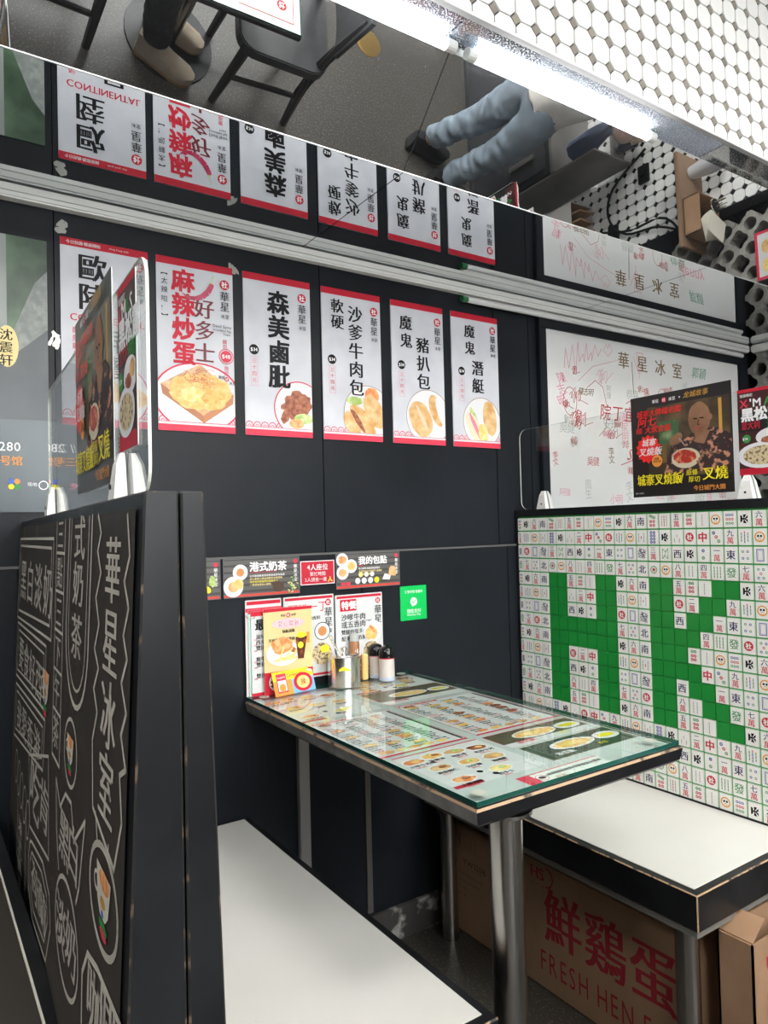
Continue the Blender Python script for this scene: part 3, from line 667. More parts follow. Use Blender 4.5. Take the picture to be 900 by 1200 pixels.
wallsign(.712, .773, .812, .990, 'framed_menu', 'narrow red topped menu board at the table corner behind the ring menus', 'menu', PAPERW, lambda c, w, h, t: (c.rect(.003, h-.012, w-.003, h-.003, RED), c.lift(), c.row('常餐快餐', .02, h-.026, .014, REDP, off=.02), logo(c, w-.014, h-.026, .007), [c.row('雞翼火腿通粉湯', .012, h-.05-.014*k, .010, INK) for k in range(7)], c.make('lettering', t)))

# ================================================================ TABLE
TX0, TX1, TY = .7087, 1.2104, -.8833
tb = thing('dining_table', 'black booth table with worn wooden edge on a steel post', 'table', (.96, -.45, 0))
mb = MB()
top = [(TX0-.002, TY-.002, .7395), (TX1+.004, TY-.002, .7395), (TX1+.004, -.014, .7395), (TX0-.002, -.014, .7395)]
def ring_z(x0, y0, x1, y1, z): return [(x0, y0, z), (x1, y0, z), (x1, y1, z), (x0, y1, z)]
ysb = -.014
r0 = ring_z(TX0-.0015, TY-.0015, TX1+.0035, ysb, .7400); r1 = ring_z(TX0-.004, TY-.004, TX1+.006, ysb, .7360); r2 = ring_z(TX0+.000, TY+.000, TX1+.002, ysb, .7150); r3 = ring_z(TX0+.008, TY+.008, TX1-.012, ysb, .7080)
def stitch(mb, a, b, M, idx=(0, 1, 2, 3)):
    for i in idx:
        j = (i+1) % 4; mb.add([a[i], a[j], b[j], b[i]], [(0, 1, 2, 3)], M)
mb.add(r0, [(0, 1, 2, 3)], BLACK); stitch(mb, r0, r1, WORNT); stitch(mb, r1, r2, GREYW, (3,)); stitch(mb, r1, r2, BLACK, (0, 1, 2)); stitch(mb, r2, r3, BLACK); mb.add(r3, [(3, 2, 1, 0)], BLACK)
mb.build('tabletop', tb)
MB().lathe([(.0275, 0), (.0273, .35), (.0275, .700)], (.812, -.832, .0), STEEL, 32).build('post', tb, smooth=True)
MB().lathe([(.045, 0), (.045, .006), (.027, .010)], (.812, -.832, .698), STEEL, 24).build('flange', tb)
MB().box((.80, -.80, .697), (1.12, -.05, .7075), BLACK).build('underframe', tb)
gl = thing('glass_sheet', 'clear green-edged glass sheet covering the table', 'glass', (.96, -.45, .742))
g = MB(); a = ring_z(TX0, TY, TX1, -.010, .7425); b = ring_z(TX0, TY, TX1, -.010, .750)
g.add(b, [(0, 1, 2, 3)], GLASS); stitch(g, a, b, GEDGE); g.build('pane', gl)
for x, y, lb in ((.738, -.855, 1), (1.170, -.850, 2), (.745, -.04, 3), (1.17, -.03, 4)):
    MB().lathe([(.0135, 0), (.0135, .0003)], (x, y, .7502), mat('pad_ring', (.30, .33, .27), .3), 20).lathe([(.0105, 0), (.0105, .0002)], (x, y, .7506), mat('pad', (.50, .53, .46), .2), 20).build('clear_pad', gl)
pl = MB().box((TX0+.004, TY+.004, .7402), (TX1-.004, -.012, .7406), mat('table_liner', (.50, .55, .53), .5)).build('table_liner'); tag(pl, 'pale sheet lining the whole tabletop under the glass', 'liner')
DISH = ['沙嗲牛肉麵', '火腿通粉', '香腸炒蛋', '菠蘿油', '西多士', '凍檸茶', '熱奶茶', '咖喱牛腩', '雞翼意粉', '乾炒牛河', '星洲炒米', '叉燒飯', '滑蛋蝦仁', '紅豆冰', '鮮牛奶', '公仔麵', '豬扒飯', '炸雞髀', '葡國雞', '多士配蛋']
def msheet(x0, y0, x1, y1, label, kind, hz=0):
    z = .7408+hz; t = thing('menu_sheet', label, 'menu', ((x0+x1)/2, (y0+y1)/2, z), 'menu sheets under the table glass')
    bg = {0: PAPERW, 1: PAPERW, 2: mat('sheet_dark', (.03, .06, .035), .5), 3: mat('sheet_olive', (.10, .09, .05), .5), 4: mat('sheet_pale', (.70, .74, .70), .5)}[kind]
    MB().box((x0, y0, z-.0001), (x1, y1, z), bg).build('paper', t)
    w, h = x1-x0, y1-y0; c = Canvas((x0, y0, z+.00012), (1, 0, 0), (0, 1, 0)); rr = random.Random(int(x0*1000+y0*997))
    def lift(): c.lay += .00008
    if kind == 0:
        c.frame(0, 0, w, h, .0018, CRIM); c.rect(.002, .002, w-.002, .008, REDP); lift()
        c.rect(w-.012, .01, w-.004, h-.01, SLAT); c.rect(.006, h-.016, w*.5, h-.006, REDP); lift()
        c.row('華星冰室 HEALTHY LUNCH', .010, h-.011, .008, WPRINT, off=.02); lift()
        ny = int((h-.03)/.0115)
        for i in range(ny):
            y = h-.026-i*.0115
            for k in range(4):
                x = .008+k*(w-.022)/4
                if rr.random() < .17: c.blob(x+.02, y, .017, .009, rr.choice([BUN, EGG, TOM, MEAT]), n=12)
                else: c.row(rr.choice(DISH), x, y, .0078, rr.choice([INK, INK, REDP, INK]), off=.02)
        for k in range(5): c.blob(.03+k*(w-.05)/5, .020, .014, .008, rr.choice([BUN, EGG, FRIES, TOM]), n=12)
    elif kind == 1:
        c.rect(0, h-.004, w, h, REDP); c.rect(.0, 0, w*.3, .012, CRIM); lift()
        k = 0
        for (fx, fy, M_) in ((.12,.80,TOM),(.36,.84,EGG),(.60,.82,BUN),(.84,.78,MEAT),(.22,.52,BUN),(.52,.50,EGG),(.80,.48,BUN),(.20,.16,TOM),(.62,.18,FRIES)):
            c.disc(w*fx, h*fy, .025, PLATE, ry=.017, n=18); c.blob(w*fx, h*fy, .022, .0135, M_, n=16); c.blob(w*fx+.006, h*fy+.002, .009, .006, (EGG, MEAT, VEG)[k % 3], n=9); c.row(DISH[(k*3) % 20], w*fx-.024, h*fy-.022, .0115, INK, off=.035); c.row(DISH[(k*3+1) % 20], w*fx-.020, h*fy-.032, .0065, REDP, off=.02); k += 1
        c.disc(w*.42, h*.22, .006, INK); c.disc(w*.50, h*.10, .006, INK)
    elif kind in (2, 3):
        c.frame(0, 0, w, h, .002, CRIM if kind == 3 else BR); lift(); 
        if kind == 3: c.rect(0, 0, w, h*.28, PAPERW); lift()
        c.disc(w*.45, h*.58, .058, PLATE, ry=.024, n=24); c.blob(w*.45, h*.58, .050, .018, EGG, n=22, j=.14); c.blob(w*.43, h*.60, .030, .009, FRIES, n=14, j=.2); c.disc(w*.84, h*.55, .034, PLATE, ry=.020); c.lay += .00004; c.blob(w*.84, h*.55, .024, .010, YEL, n=14); c.row('滑蛋飯', w*.12, h*.22, .016, WPRINT if kind == 2 else REDP, off=.03); c.row('炒蛋', w*.60, h*.2, .012, YEL, off=.03)
    else:
        c.rect(0, 0, .028, h, REDP); c.rect(.028, h-.003, w, h, REDP); lift(); c.disc(.040, h/2, .011, WPRINT); c.ring(.040, h/2, .012, .0015, CRIM); lift(); c.blob(.040, h/2, .007, .006, INK); c.row('請提醒服務員用餐優惠及推廣', .056, h*.60, .0105, INK, off=.02); c.row('$10 起', .06, h*.25, .009, GOLD, off=.02)
    c.make('print', t)
msheet(.722, -.602, .932, -.312, 'white lunch menu sheet under the glass, left, with dense rows and green glare', 0)
msheet(.958, -.600, 1.200, -.300, 'white lunch menu sheet under the glass beside the far long table edge', 0)
msheet(.722, -.292, .932, -.030, 'menu sheet under the glass nearest the card holder and steel pot', 1)
msheet(.958, -.285, 1.200, -.150, 'menu sheet with dark food photos under the glass beside the shakers', 3)
msheet(.958, -.142, 1.200, -.020, 'pale menu sheet under the glass behind the shakers, at the wall', 1)
msheet(.735, -.805, .938, -.615, 'menu sheet of nine food photos under the glass near the front corner pad', 1)
msheet(.955, -.705, 1.195, -.615, 'menu sheet with yellow fried dish on cream, under the glass, front right', 3)
msheet(.962, -.800, 1.200, -.712, 'dark green menu sheet with omelette photos under the glass, front right', 2)
msheet(.842, -.872, 1.040, -.826, 'narrow notice strip with red end under the glass at the front edge', 4)

# ---------------------------------------------------------------- things on the table
TZ = .7505
def frame_axes(P, ang):
    return Vector((math.cos(ang), math.sin(ang), 0)), Vector((-math.sin(ang), math.cos(ang), 0))
def card(name, label, cat, O, U, tilt, w, h, th, M, paint, back=None):
    """leaning card: O bottom-left, U along width, leans backwards by tilt"""
    U = Vector(U).normalized(); N0 = U.cross(Vector((0, 0, 1))); V = (Vector((0, 0, 1))*math.cos(tilt)-N0*math.sin(tilt)); N = U.cross(V)
    t = thing(name, label, cat, O); O = Vector(O)
    a = [O, O+U*w, O+U*w+V*h, O+V*h]; MB().prism([p-N*th for p in a], N*th, M).build('board', t)
    c = Canvas(O+N*.0003, U, V); paint(c, w, h, t); return t
U1 = Vector((.80, -.60, 0)).normalized()
def mkt(c, w, h, t):
    c.rect(0, h-.008, w, h, RED); c.rect(0, 0, w, h*.26, RED); DOT = mat('dot_yellow', (.80, .60, .22), .5); c.lift(.6)
    for i in range(9):
        for j in range(12): c.disc(.006+i*(w-.010)/8.3, h*.29+j*h*.055, .0018, DOT, n=6)
    c.lift(.6); logo(c, w/2, h-.019, .006, REDP); c.row('華星', w/2-.022, h-.019, .007, INK, off=.02); c.row('冰室', w/2+.009, h-.019, .007, INK, off=.02)
    c.disc(w/2, h-.040, w*.34, mat('pale_pink', (.85, .50, .55), .5), ry=.013); c.lift(.6); c.row('愛心套餐', w/2, h-.040, .017, WPRINT, off=.05, center=True); c.lift(.6); c.row('愛心套餐', w/2, h-.040, .0165, REDP, off=.0, center=True); c.row('快點選購', w/2, h-.060, .009, INK, off=.02, center=True); c.row('芝麻炸雞髀配薯條', .012, h-.080, .0095, INK, off=.02)
    c.rect(w-.018, h-.096, w-.009, h-.068, ORG); c.make('lettering', t)
    c.lay = .0012; c.disc(w*.38, h*.47, w*.34, PLATE, ry=h*.15, n=28); c.lift(); c.blob(w*.36, h*.56, w*.22, h*.10, TOM, j=.08); c.blob(w*.60, h*.49, w*.09, h*.03, MEAT, rot=-.5); c.lift()
    for k in range(8): a = random.uniform(-.6, 1.2); x, y = w*(.2+.05*k), h*.43; c.line([(x, y-.010), (x+.03*math.cos(a), y+.02*math.sin(a)+.006)], .0045, FRIES); c.lift(.1)
    c.poly([(w*.68, h*.38), (w*.80, h*.38), (w*.88, h*.64), (w*.64, h*.64)], COLA); c.lift(); c.disc(w*.76, h*.66, w*.10, YEL, ry=h*.035); c.disc(w*.74, h*.54, w*.06, YEL); c.disc(w*.88, h*.40, w*.07, YELP); c.make('food_picture', t)
    c.lay = .0016; c.disc(w*.24, h*.14, w*.16, WPRINT); c.lift(); c.row('$54', w*.24, h*.13, .024, INK, center=True, off=.03); c.row('送', w*.45, h*.19, .017, WPRINT, off=.04); c.rect(w*.64, h*.14, w*.95, h*.24, PLATE); c.make('price_print', t)
card('promotion_card', 'yellow dotted meal card with chicken leg and fries standing on the table', 'card', (.749, -.034, TZ), (1, .03, 0), .0, .140, .216, .0015, mat('card_yellow', (.72, .58, .28), .5), mkt)
def campb(c, w, h, t):
    c.rect(0, h*.62, w, h, YEL); c.rect(w*.45, 0, w, h*.62, mat('sky_blue', (.18, .42, .75), .5)); c.lift(.6); c.rect(0, 0, w*.45, h*.62, ORG); c.lift(.6)
    c.row("Campbell's", w*.34, h*.80, .0115, CRIM, off=.02, shear=.3); c.disc(w*.72, h*.42, w*.235, RED, ry=h*.40); c.lift(); c.disc(w*.72, h*.42, w*.16, FRIES, ry=h*.27); c.lift(); c.ch('辣', w*.72, h*.42, .018, MEAT, off=.03)
    c.rect(w*.08, h*.12, w*.32, h*.90, REDP); c.lift(); c.rect(w*.10, h*.18, w*.30, h*.62, WPRINT); c.lift(); c.disc(w*.2, h*.32, w*.08, ORG); c.row("Campbell's", w*.09, h*.75, .0055, WPRINT, off=.02); c.make('print', t)
t = card('soup_card', 'yellow and red soup advert tent card in front of the yellow meal card', 'card', (.764, -.066, TZ), (.985, .17, 0), .30, .126, .060, .001, REDP, campb)
def ringmenu(c, w, h, t):
    c.rect(0, h-.012, w, h, RED); c.rect(0, 0, w, .008, RED); c.lift(); c.row('最強', .010, h-.034, .030, INK, off=.04); 
    for k, s_ in enumerate(('滋味組合', '西多士配', '雙拼餐', '', '瘦牛肉', '雙拼飯', '', '雙拼麵')): c.row(s_, .012, h-.064-.014*k, .013, INK, off=.03); c.row('加配', .006, h-.071-.014*k, .005, REDP) if s_ else None
    c.make('lettering', t)
for k, (dx, dy, lb, M_) in enumerate(((0, 0, 'ring-bound menu card 最強 standing behind the yellow meal card', PAPERW), (-.012, .030, 'pale green ring menu card behind the front menu card', mat('mint_card', (.50, .70, .62), .5)), (-.016, .050, 'pink-topped menu card furthest back in the stack by the wall', mat('rose_card', (.80, .66, .66), .5)))):
    card('menu_card', lb, 'menu', (.720-.0055*k, -.0235+.0042*k, TZ), (1, .0, 0), .0, (.14, .12, .10)[k], .212+.004*k, .0025, M_, ringmenu if k == 0 else (lambda c, w, h, t: (c.rect(0, h-.010, w, h, REDP), c.lift(), c.row('精選小食', .01, h-.03, .014, REDP, off=.02), c.make('lettering', t))))
mb = MB(); mb.tube([(.719+.011*math.cos(a), -.022+.010*math.sin(a), .952+.006*math.sin(a)) for a in [2*math.pi*i/18 for i in range(18)]], .0008, CHROME, 6, closed=True)
rg = mb.build('binder_ring'); tag(rg, 'thin metal binder ring through the corner of the menu cards', 'ring')
# steel sugar pot with spoon
px, py = .968, -.056; t = thing('steel_pot', 'polished steel sugar pot with lid knob and yellow label', 'pot', (px, py, TZ))
PR = .0430
MB().lathe([(PR*.94, 0), (PR, .002), (PR, .073), (PR*1.03, .0735), (PR*1.03, .0785), (PR*.98, .080)], (px, py, TZ), CHROME, 40).build('body', t, smooth=True)
lid = MB().lathe([(PR*.97, 0), (PR*.92, .003), (PR*.5, .005), (.004, .006)], (px, py, TZ+.0802), CHROME, 36).build('lid', t, smooth=True)
kn = MB().lathe([(.0045, 0), (.004, .003), (.009, .008), (.008, .014), (.001, .016)], (px, py, TZ+.086), CHROME, 18).build('knob', lid, smooth=True)
sp = MB().tube([(px-.020, py-.012, TZ+.083), (px-.034, py-.014, TZ+.108), (px-.050, py-.016, TZ+.138)], [.0026, .0030, .0042], CHROME, 8).build('spoon'); tag(sp, 'small metal spoon handle sticking out of the steel pot', 'spoon')
lb_ = MB()
for i in range(8):
    a0 = math.radians(222+5*i); a1 = math.radians(222+5*(i+1)); R2 = PR+.0004
    lb_.add([(px+R2*math.cos(a0), py+R2*math.sin(a0), TZ+.044+.0008*min(i, 7-i)), (px+R2*math.cos(a1), py+R2*math.sin(a1), TZ+.044+.0008*min(i+1, 6-i)), (px+R2*math.cos(a1), py+R2*math.sin(a1), TZ+.050+.0020*min(i+1, 6-i)), (px+R2*math.cos(a0), py+R2*math.sin(a0), TZ+.050+.0020*min(i, 7-i))], [(0, 1, 2, 3)], YEL)
lb_.flat = True; lb_.build('yellow_label', t)
# seasoning jar, toothpick box, shakers
x, y = 1.020, -.026; t = thing('seasoning_jar', 'tall brown seasoning jar with ribbed cap behind the steel pot', 'jar', (x, y, TZ))
MB().lathe([(.013, 0), (.0135, .001), (.0135, .102), (.012, .107)], (x, y, TZ), mat('brown_jar', (.30, .12, .05), .2, noise=(8, (.42, .20, .09), .4, .7)), 24).build('glass_body', t, smooth=True)
MB().lathe([(.0128, 0), (.013, .006), (.013, .017), (.010, .020)], (x, y, TZ+.108), mat('cap_grey', (.50, .52, .50), .3), 24).build('cap', t, smooth=True)
c = Canvas((x-.009, y-.0142, TZ+.030), (.95, -.3, 0), (0, 0, 1)); c.ch('火', .009, .050, .020, WPRINT, off=.02); c.ch('胡', .010, .025, .016, INK, off=.02); c.make('label_print', t)
x, y = 1.048, -.030; t = thing('toothpick_box', 'plain yellow toothpick box between the pot and the shakers', 'box', (x, y, TZ))
MB().box((x-.009, y-.007, TZ), (x+.009, y+.007, TZ+.068), mat('yellow_box', (.75, .52, .20), .4)).build('carton', t, bevel=.002); MB().box((x-.0095, y-.0075, TZ+.062), (x+.0095, y+.0075, TZ+.0695), mat('yellow_lid', (.78, .56, .24), .35)).build('lid', t, bevel=.002)
def shaker(x, y, lb, red):
    t = thing('shaker', lb, 'shaker', (x, y, TZ), 'black domed shakers')
    MB().lathe([(0.0203, 0.0000), (0.0218, 0.0014), (0.0218, 0.0085), (0.0207, 0.0114)], (x, y, TZ), mat('shaker_base', (.45, .50, .60), .1), 28).build('clear_base', t, smooth=True)
    MB().lathe([(0.0210, 0.0000), (0.0210, 0.0483)], (x, y, TZ+.0114), mat('powder', (.62, .57, .54), .3, noise=(30, (.56, .50, .46), .4, .7)), 28).build('body', t, smooth=True)
    MB().lathe([(0.0215, 0.0000), (0.0215, 0.0028)], (x, y, TZ+.0596), red, 28).build('rim', t)
    MB().lathe([(0.0225, 0.0000), (0.0225, 0.0099), (0.0210, 0.0185), (0.0158, 0.0270), (0.0075, 0.0312), (0.0015, 0.0319)], (x, y, TZ+.0625), mat('gloss_black', (.008, .008, .009), .06), 28).build('dome_cap', t, smooth=True)
shaker(1.090, -.078, 'front pepper shaker with black dome cap and red rim', RED)
shaker(1.088, -.028, 'rear shaker with black dome cap, partly behind the front shaker', PINK)

# ================================================================ BOOTH BENCHES
def glyph_canvas(O, U, V): return Canvas(O, U, V)
# ---- right bench with the mahjong backrest
SX0, SX1, SY = 1.2474, 1.665, -.886
rb = thing('booth_bench', 'white-topped black bench with green mahjong tile backrest', 'bench', (1.45, -.45, 0))
edged_box('seat_frame', (SX0, SY, .378), (SX1+.02, -.004, .4490), BLACK, WORN, .0022, rb)
MB().box((SX0+.018, SY+.018, .4488), (SX1-.004, -.012, .4508), WHITE).build('seat_top', rb, bevel=.0008)
MB().box((SX0+.008, SY+.008, .362), (SX1, -.01, .378), mat('ply_grey', (.20, .19, .17), .7)).build('underboard', rb)
for x, y in ((SX0+.052, SY+.061), (SX0+.03, -.09), (SX1-.03, SY+.075), (SX1-.03, -.09)):
    l = MB().lathe([(.0235, 0), (.0235, .350)], (x, y, .002), STEEL, 28).build('leg', rb, smooth=True)
    MB().lathe([(.024, 0), (.033, .004), (.033, .010)], (x, y, .352), STEEL, 24).build('flange', l)
# backrest: face leans slightly; near edge x=1.660 top, 1.668 bottom
bt_ = MB(); FX = 1.662
bt_.hexa([(FX+.006, SY, .3), (FX+.08, SY, .3), (FX+.08, -.004, .3), (FX+.006, -.004, .3), (FX+.006, SY, 1.2125), (FX+.05, SY, 1.2125), (FX+.05, -.004, 1.2125), (FX+.006, -.004, 1.2125)], BLACK)
back = bt_.build('backrest', rb, bevel=.002)
fr = MB(); fr.box((FX-.004, SY, 1.190), (FX+.006, -.004, 1.2125), BLACK); fr.box((FX-.004, -.0135, .4512), (FX+.006, -.004, 1.190), BLACK); fr.box((FX-.003, SY, .4512), (FX+.006, -.0135, .4545), BLACK); fr.box((FX-.004, SY, .4545), (FX+.006, SY+.004, 1.190), BLACK)
fr.build('backrest_frame', rb)
MB().box((FX+.002, SY+.004, .4545), (FX+.0062, -.0135, 1.190), GREENL).build('green_backing', rb)
# tiles
PY, PZ = .0360, .04312; TZ0 = 1.187
IV = mat('tile_ivory', (.86, .85, .81), .35); SUITR = mat('suit_red', (.60, .03, .05), .4); SUITG = mat('suit_green', (.06, .30, .10), .4); SUITB = mat('suit_blue', (.03, .06, .35), .4); SKULL = mat('skull_orange', (.80, .35, .04), .4)
GREYB = mat('bamboo_grey', (.38, .42, .36), .45)
def face(kind):
    mb = MB(); w, h = PY-.0042, PZ-.0036; d = .0045
    mb.hexa([(0, w/2, -h/2), (0, -w/2, -h/2), (-d, -w/2+.0006, -h/2+.0006), (-d, w/2-.0006, -h/2+.0006), (0, w/2, h/2), (0, -w/2, h/2), (-d, -w/2+.0006, h/2-.0006), (-d, w/2-.0006, h/2-.0006)], IV)
    c = Canvas((-d-.0002, 0, 0), (0, -1, 0), (0, 0, 1))
    if kind.endswith('萬') and len(kind) == 2: c.ch(kind[0], 0, .0095, .0175, INKN, off=.02); c.ch('萬', 0, -.0085, .018, SUITR, off=.02)
    elif kind in '東南西北': c.ch(kind, 0, 0, .024, INKN, off=.03)
    elif kind == '中': c.ch('中', 0, 0, .026, SUITR, off=.04)
    elif kind == '發': c.ch('發', 0, 0, .026, SUITG, off=.02)
    elif kind == '髮': c.ch('發', 0, 0, .028, INKN, off=.0, rot=-.25); c.line([(-.006, .010), (.010, -.012)], .002, INK)
    elif kind == 'box': c.frame(-.009, -.0145, .009, .0145, .0016, SUITB); c.frame(-.006, -.0115, .006, .0115, .0006, SUITB)
    elif kind == 'skull':
        c.ring(0, 0, .0125, .003, SKULL, n=22); c.lift(.5); c.disc(0, .001, .0085, IV, n=16); c.lift(.5)
        c.disc(-.0035, .002, .0027, INK, n=10); c.disc(.0035, .002, .0027, INK, n=10); c.poly([(-.0012, -.003), (.0012, -.003), (0, -.001)], INK); c.ring(0, -.006, .004, .0012, SKULL, n=10)
    elif kind == '社': c.disc(0, 0, .0115, SUITR, n=22); c.lift(.5); c.ch('社', 0, 0, .015, IV, off=.05)
    elif kind == 'K':
        for s_ in (-1, 1): c.poly([(.001, 0), (.009, .009*s_), (.009, .002*s_), (.004, 0)][::s_], INK); c.poly([(-.001, .001*s_), (-.002, .010*s_), (.006, .011*s_), (.0025, .004*s_)][::s_], INK)
        c.poly([(-.009, -.009), (-.004, -.006), (-.004, .007), (-.009, .009)], INK); c.rect(-.004, -.002, .002, .002, INK)
    elif kind[0] == 'p':    # dots
        L = {'p9': [(x, y, (SUITB, SUITR, SUITG)[j]) for j, y in enumerate((.010, 0, -.010)) for x in (-.007, 0, .007)], 'p3': [(-.0065, .010, SUITB), (0, 0, SUITR), (.0065, -.010, SUITG)], 'p2': [(0, .009, SUITB), (0, -.009, SUITG)],
             'p4': [(-.006, .008, SUITG), (.006, .008, SUITB), (-.006, -.008, SUITB), (.006, -.008, SUITG)], 'p5': [(-.006, .010, SUITG), (.006, .010, SUITB), (0, 0, SUITR), (-.006, -.010, SUITB), (.006, -.010, SUITG)],
             'p6': [(-.004, .012, SUITG), (.004, .012, SUITG)]+[(x, y, SUITR) for x in (-.004, .004) for y in (.001, -.0085)], 'p7': [(-.006, .014, SUITG), (0, .0115, SUITG), (.006, .009, SUITG)]+[(x, y, SUITR) for x in (-.0045, .0045) for y in (-.001, -.011)],
             'p8': [(x, y, SUITB) for x in (-.0045, .0045) for y in (.0125, .004, -.0045, -.013)], 'p1': []}[kind]
        if kind == 'p1': c.ring(0, 0, .0105, .002, SUITG, n=18); c.ring(0, 0, .007, .0015, GREYB, n=14); c.disc(0, 0, .004, SUITR, n=10)
        r = .0043 if kind in ('p3', 'p2') else (.0032 if kind in ('p4', 'p5', 'p9') else .0040)
        for x, y, M_ in L: c.ring(x, y, r, r*.5, M_, n=10); c.disc(x, y, r*.28, M_, n=6) if r > .0035 else None
    else:                   # bamboo 's..' : x positions
        D = {'s2': [(0, 1, GREYB)], 's3': [(0, .5, GREYB)], 's4': [(-.005, 1, GREYB), (.005, 1, GREYB)], 's6': [(-.007, 1, GREYB), (0, 1, SUITR), (.007, 1, GREYB)], 's9': [(-.008, .8, SUITG), (0, 1, SUITB), (.008, .8, SUITG)], 's9g': [(-.008, 1, SUITG), (0, 1, SUITG), (.008, 1, SUITG)], 's5': [(-.008, .9, GREYB), (0, .3, SUITR), (.008, .9, GREYB)], 's8': []}[kind]
        for x, L_, M_ in D:
            H = .0145*L_; y0 = -H if kind != 's3' else 0
            n = max(1, int(L_*4)) if kind not in ('s3',) else 2
            for q in range(n):
                a, b = y0+(H-y0)*q/n, y0+(H-y0)*(q+.86)/n; c.rect(x-.0011, a, x+.0011, b, SUITR if (kind == 's9' and x == 0 and q == n-1) else M_)
        if kind == 's3': [c.rect(x-.0011, -.014, x+.0011, -.003, GREYB) for x in (-.007, .007)]
        if kind == 's8':
            for s_ in (-1, 1): c.line([(-.008, .002*s_), (-.008, .013*s_), (0, .005*s_), (.008, .013*s_), (.008, .002*s_)], .0014, SUITG)
            c.line([(-.006, -.012), (.006, .012)], .001, SUITG)
    for i, f in enumerate(c.mb.f): pass
    k = len(mb.v); mb.v += c.mb.v; 
    for f, mi in zip(c.mb.f, c.mb.mi): mb.f.append(tuple(k+a for a in f)); mb.mi.append(mb.m(c.mb.mats[mi]))
    mb.flat = True
    o = mb.build('mahjong_tile'); me = o.data; bpy.data.objects.remove(o); return me
ROWT = [['K', '六萬', '南', 'p7', 's6', '五萬', 'p6', 's2', 'skull', 'p9'], ['s9', 'skull', 's5', 'p8', 'K', 's3', '二萬', '中', 'p3', '九萬'],
        ['p4', 'box', '髮', '三萬', 's8', '西', 'K', 'p2', '一萬', '東'], ['七萬', 'p5', '北', 'p1', 'skull', '八萬', 's4', '四萬', 's9g', '發']]
GREEN = set()
for r in range(4, 13):
    for cc in (4, 5, 9, 10, 14, 15): GREEN.add((cc, r))
for r in (7, 8):
    for cc in (6, 7, 8): GREEN.add((cc, r))
GREEN |= {(16, 7), (16, 8), (16, 9), (17, 6), (17, 7), (17, 9), (17, 10), (18, 5), (18, 6), (18, 10), (18, 11), (19, 4), (19, 5), (19, 11), (19, 12), (20, 4), (20, 12)}
SPEC = {(10, 1): '社', (17, 1): '社', (1, 2): '社', (16, 5): '社', (6, 9): '社', (11, 6): '社', (21, 7): '社', (2, 7): '社', (13, 11): '社', (22, 11): '社', (18, 15): '社', (7, 13): '社'}
# row1 of column 12.. follows the table above
faces = {}
gm = MB(); w_, h_ = PY-.0022, PZ-.0018
gm.hexa([(0, w_/2, -h_/2), (0, -w_/2, -h_/2), (-.0032, -w_/2+.0005, -h_/2+.0005), (-.0032, w_/2-.0005, -h_/2+.0005), (0, w_/2, h_/2), (0, -w_/2, h_/2), (-.0032, -w_/2+.0005, h_/2-.0005), (-.0032, w_/2-.0005, h_/2-.0005)], GREENT)
go = gm.build('green_tile'); gme = go.data; bpy.data.objects.remove(go)
cells = [(cc, r) for cc in range(0, 24) for r in range(17)]
white = sorted([q for q in cells if q not in GREEN], key=lambda q: -q[0]-(0 if q[1] < 13 or q[0] > 14 else -9))
indiv = set(white[:300]); rest = MB(); rest.flat = True
for cc, r in cells:
    y = -(.0326+PY*(cc-.5)); z = TZ0-PZ*(r+.5); x = FX+.002
    if cc == 0: y = -.0226
    if (cc, r) in GREEN:
        o = bpy.data.objects.new('green_tile', gme); COL.objects.link(o); o.parent = rb; o.location = Vector((x, y, z))-Vector(rb.location); continue
    k = SPEC.get((cc, r)) or ROWT[r % 4][(cc-1) % 10]
    if k not in faces: faces[k] = face(k)
    me = faces[k]
    if (cc, r) in indiv and cc > 0:
        o = bpy.data.objects.new('mahjong_tile', me); COL.objects.link(o); o.parent = rb; o.location = Vector((x, y, z))-Vector(rb.location)
    else:
        sc_ = 1 if cc else .55
        base = len(rest.v); rest.v += [(x+v_.co.x, y+v_.co.y*sc_, z+v_.co.z) for v_ in me.vertices]
        for p in me.polygons: rest.f.append(tuple(base+a for a in p.vertices)); rest.mi.append(rest.m(me.materials[p.material_index]))
tag(rest.build('mahjong_tiles', rb), kind='stuff')

# ---- left bench (white seat, plain black backrest on its left)
lb = thing('booth_bench', 'white-topped black bench in the foreground left of the table', 'bench', (.47, -.45, 0))
edged_box('seat_frame', (.226, -.914, .372), (.7131, -.004, .4486), BLACK, WORN, .0022, lb)
MB().box((.24, -.896, .4484), (.696, -.014, .4508), WHITE).build('seat_top', lb, bevel=.0008)
for x, y in ((.68, -.86), (.68, -.06), (.26, -.86), (.26, -.06)): MB().lathe([(.0235, 0), (.0235, .369)], (x, y, .002), STEEL, 24).build('leg', lb, smooth=True)
def wedge(x0t, x1t, x0b, x1b, rot, y0, y1, zt, M, ME, name, parent, zb=.0):
    """panel whose top is x0t..x1t at the near end; the far end at the wall is shifted by rot"""
    mb = MB(); mb.hexa([(x0b, y0, zb), (x1b, y0, zb), (x1b+rot, y1, zb), (x0b+rot, y1, zb), (x0t, y0, zt), (x1t, y0, zt), (x1t+rot, y1, zt), (x0t+rot, y1, zt)], M)
    o = mb.build(name, parent); me = o.data; me.materials.append(ME); bm = bmesh.new(); bm.from_mesh(me)
    r = bmesh.ops.bevel(bm, geom=list(bm.edges), offset=.0018, segments=1, affect='EDGES')
    for f in r['faces']: f.material_index = 1
    bm.to_mesh(me); bm.free(); return o
WORN2 = mat('worn_black_edge', (.02, .02, .02), .5, noise=(45, (.15, .105, .07), .58, .66))
wedge(.1872, .2065, .1850, .236, .050, -1.135, -.004, 1.198, BLACK, WORN2, 'backrest', lb)
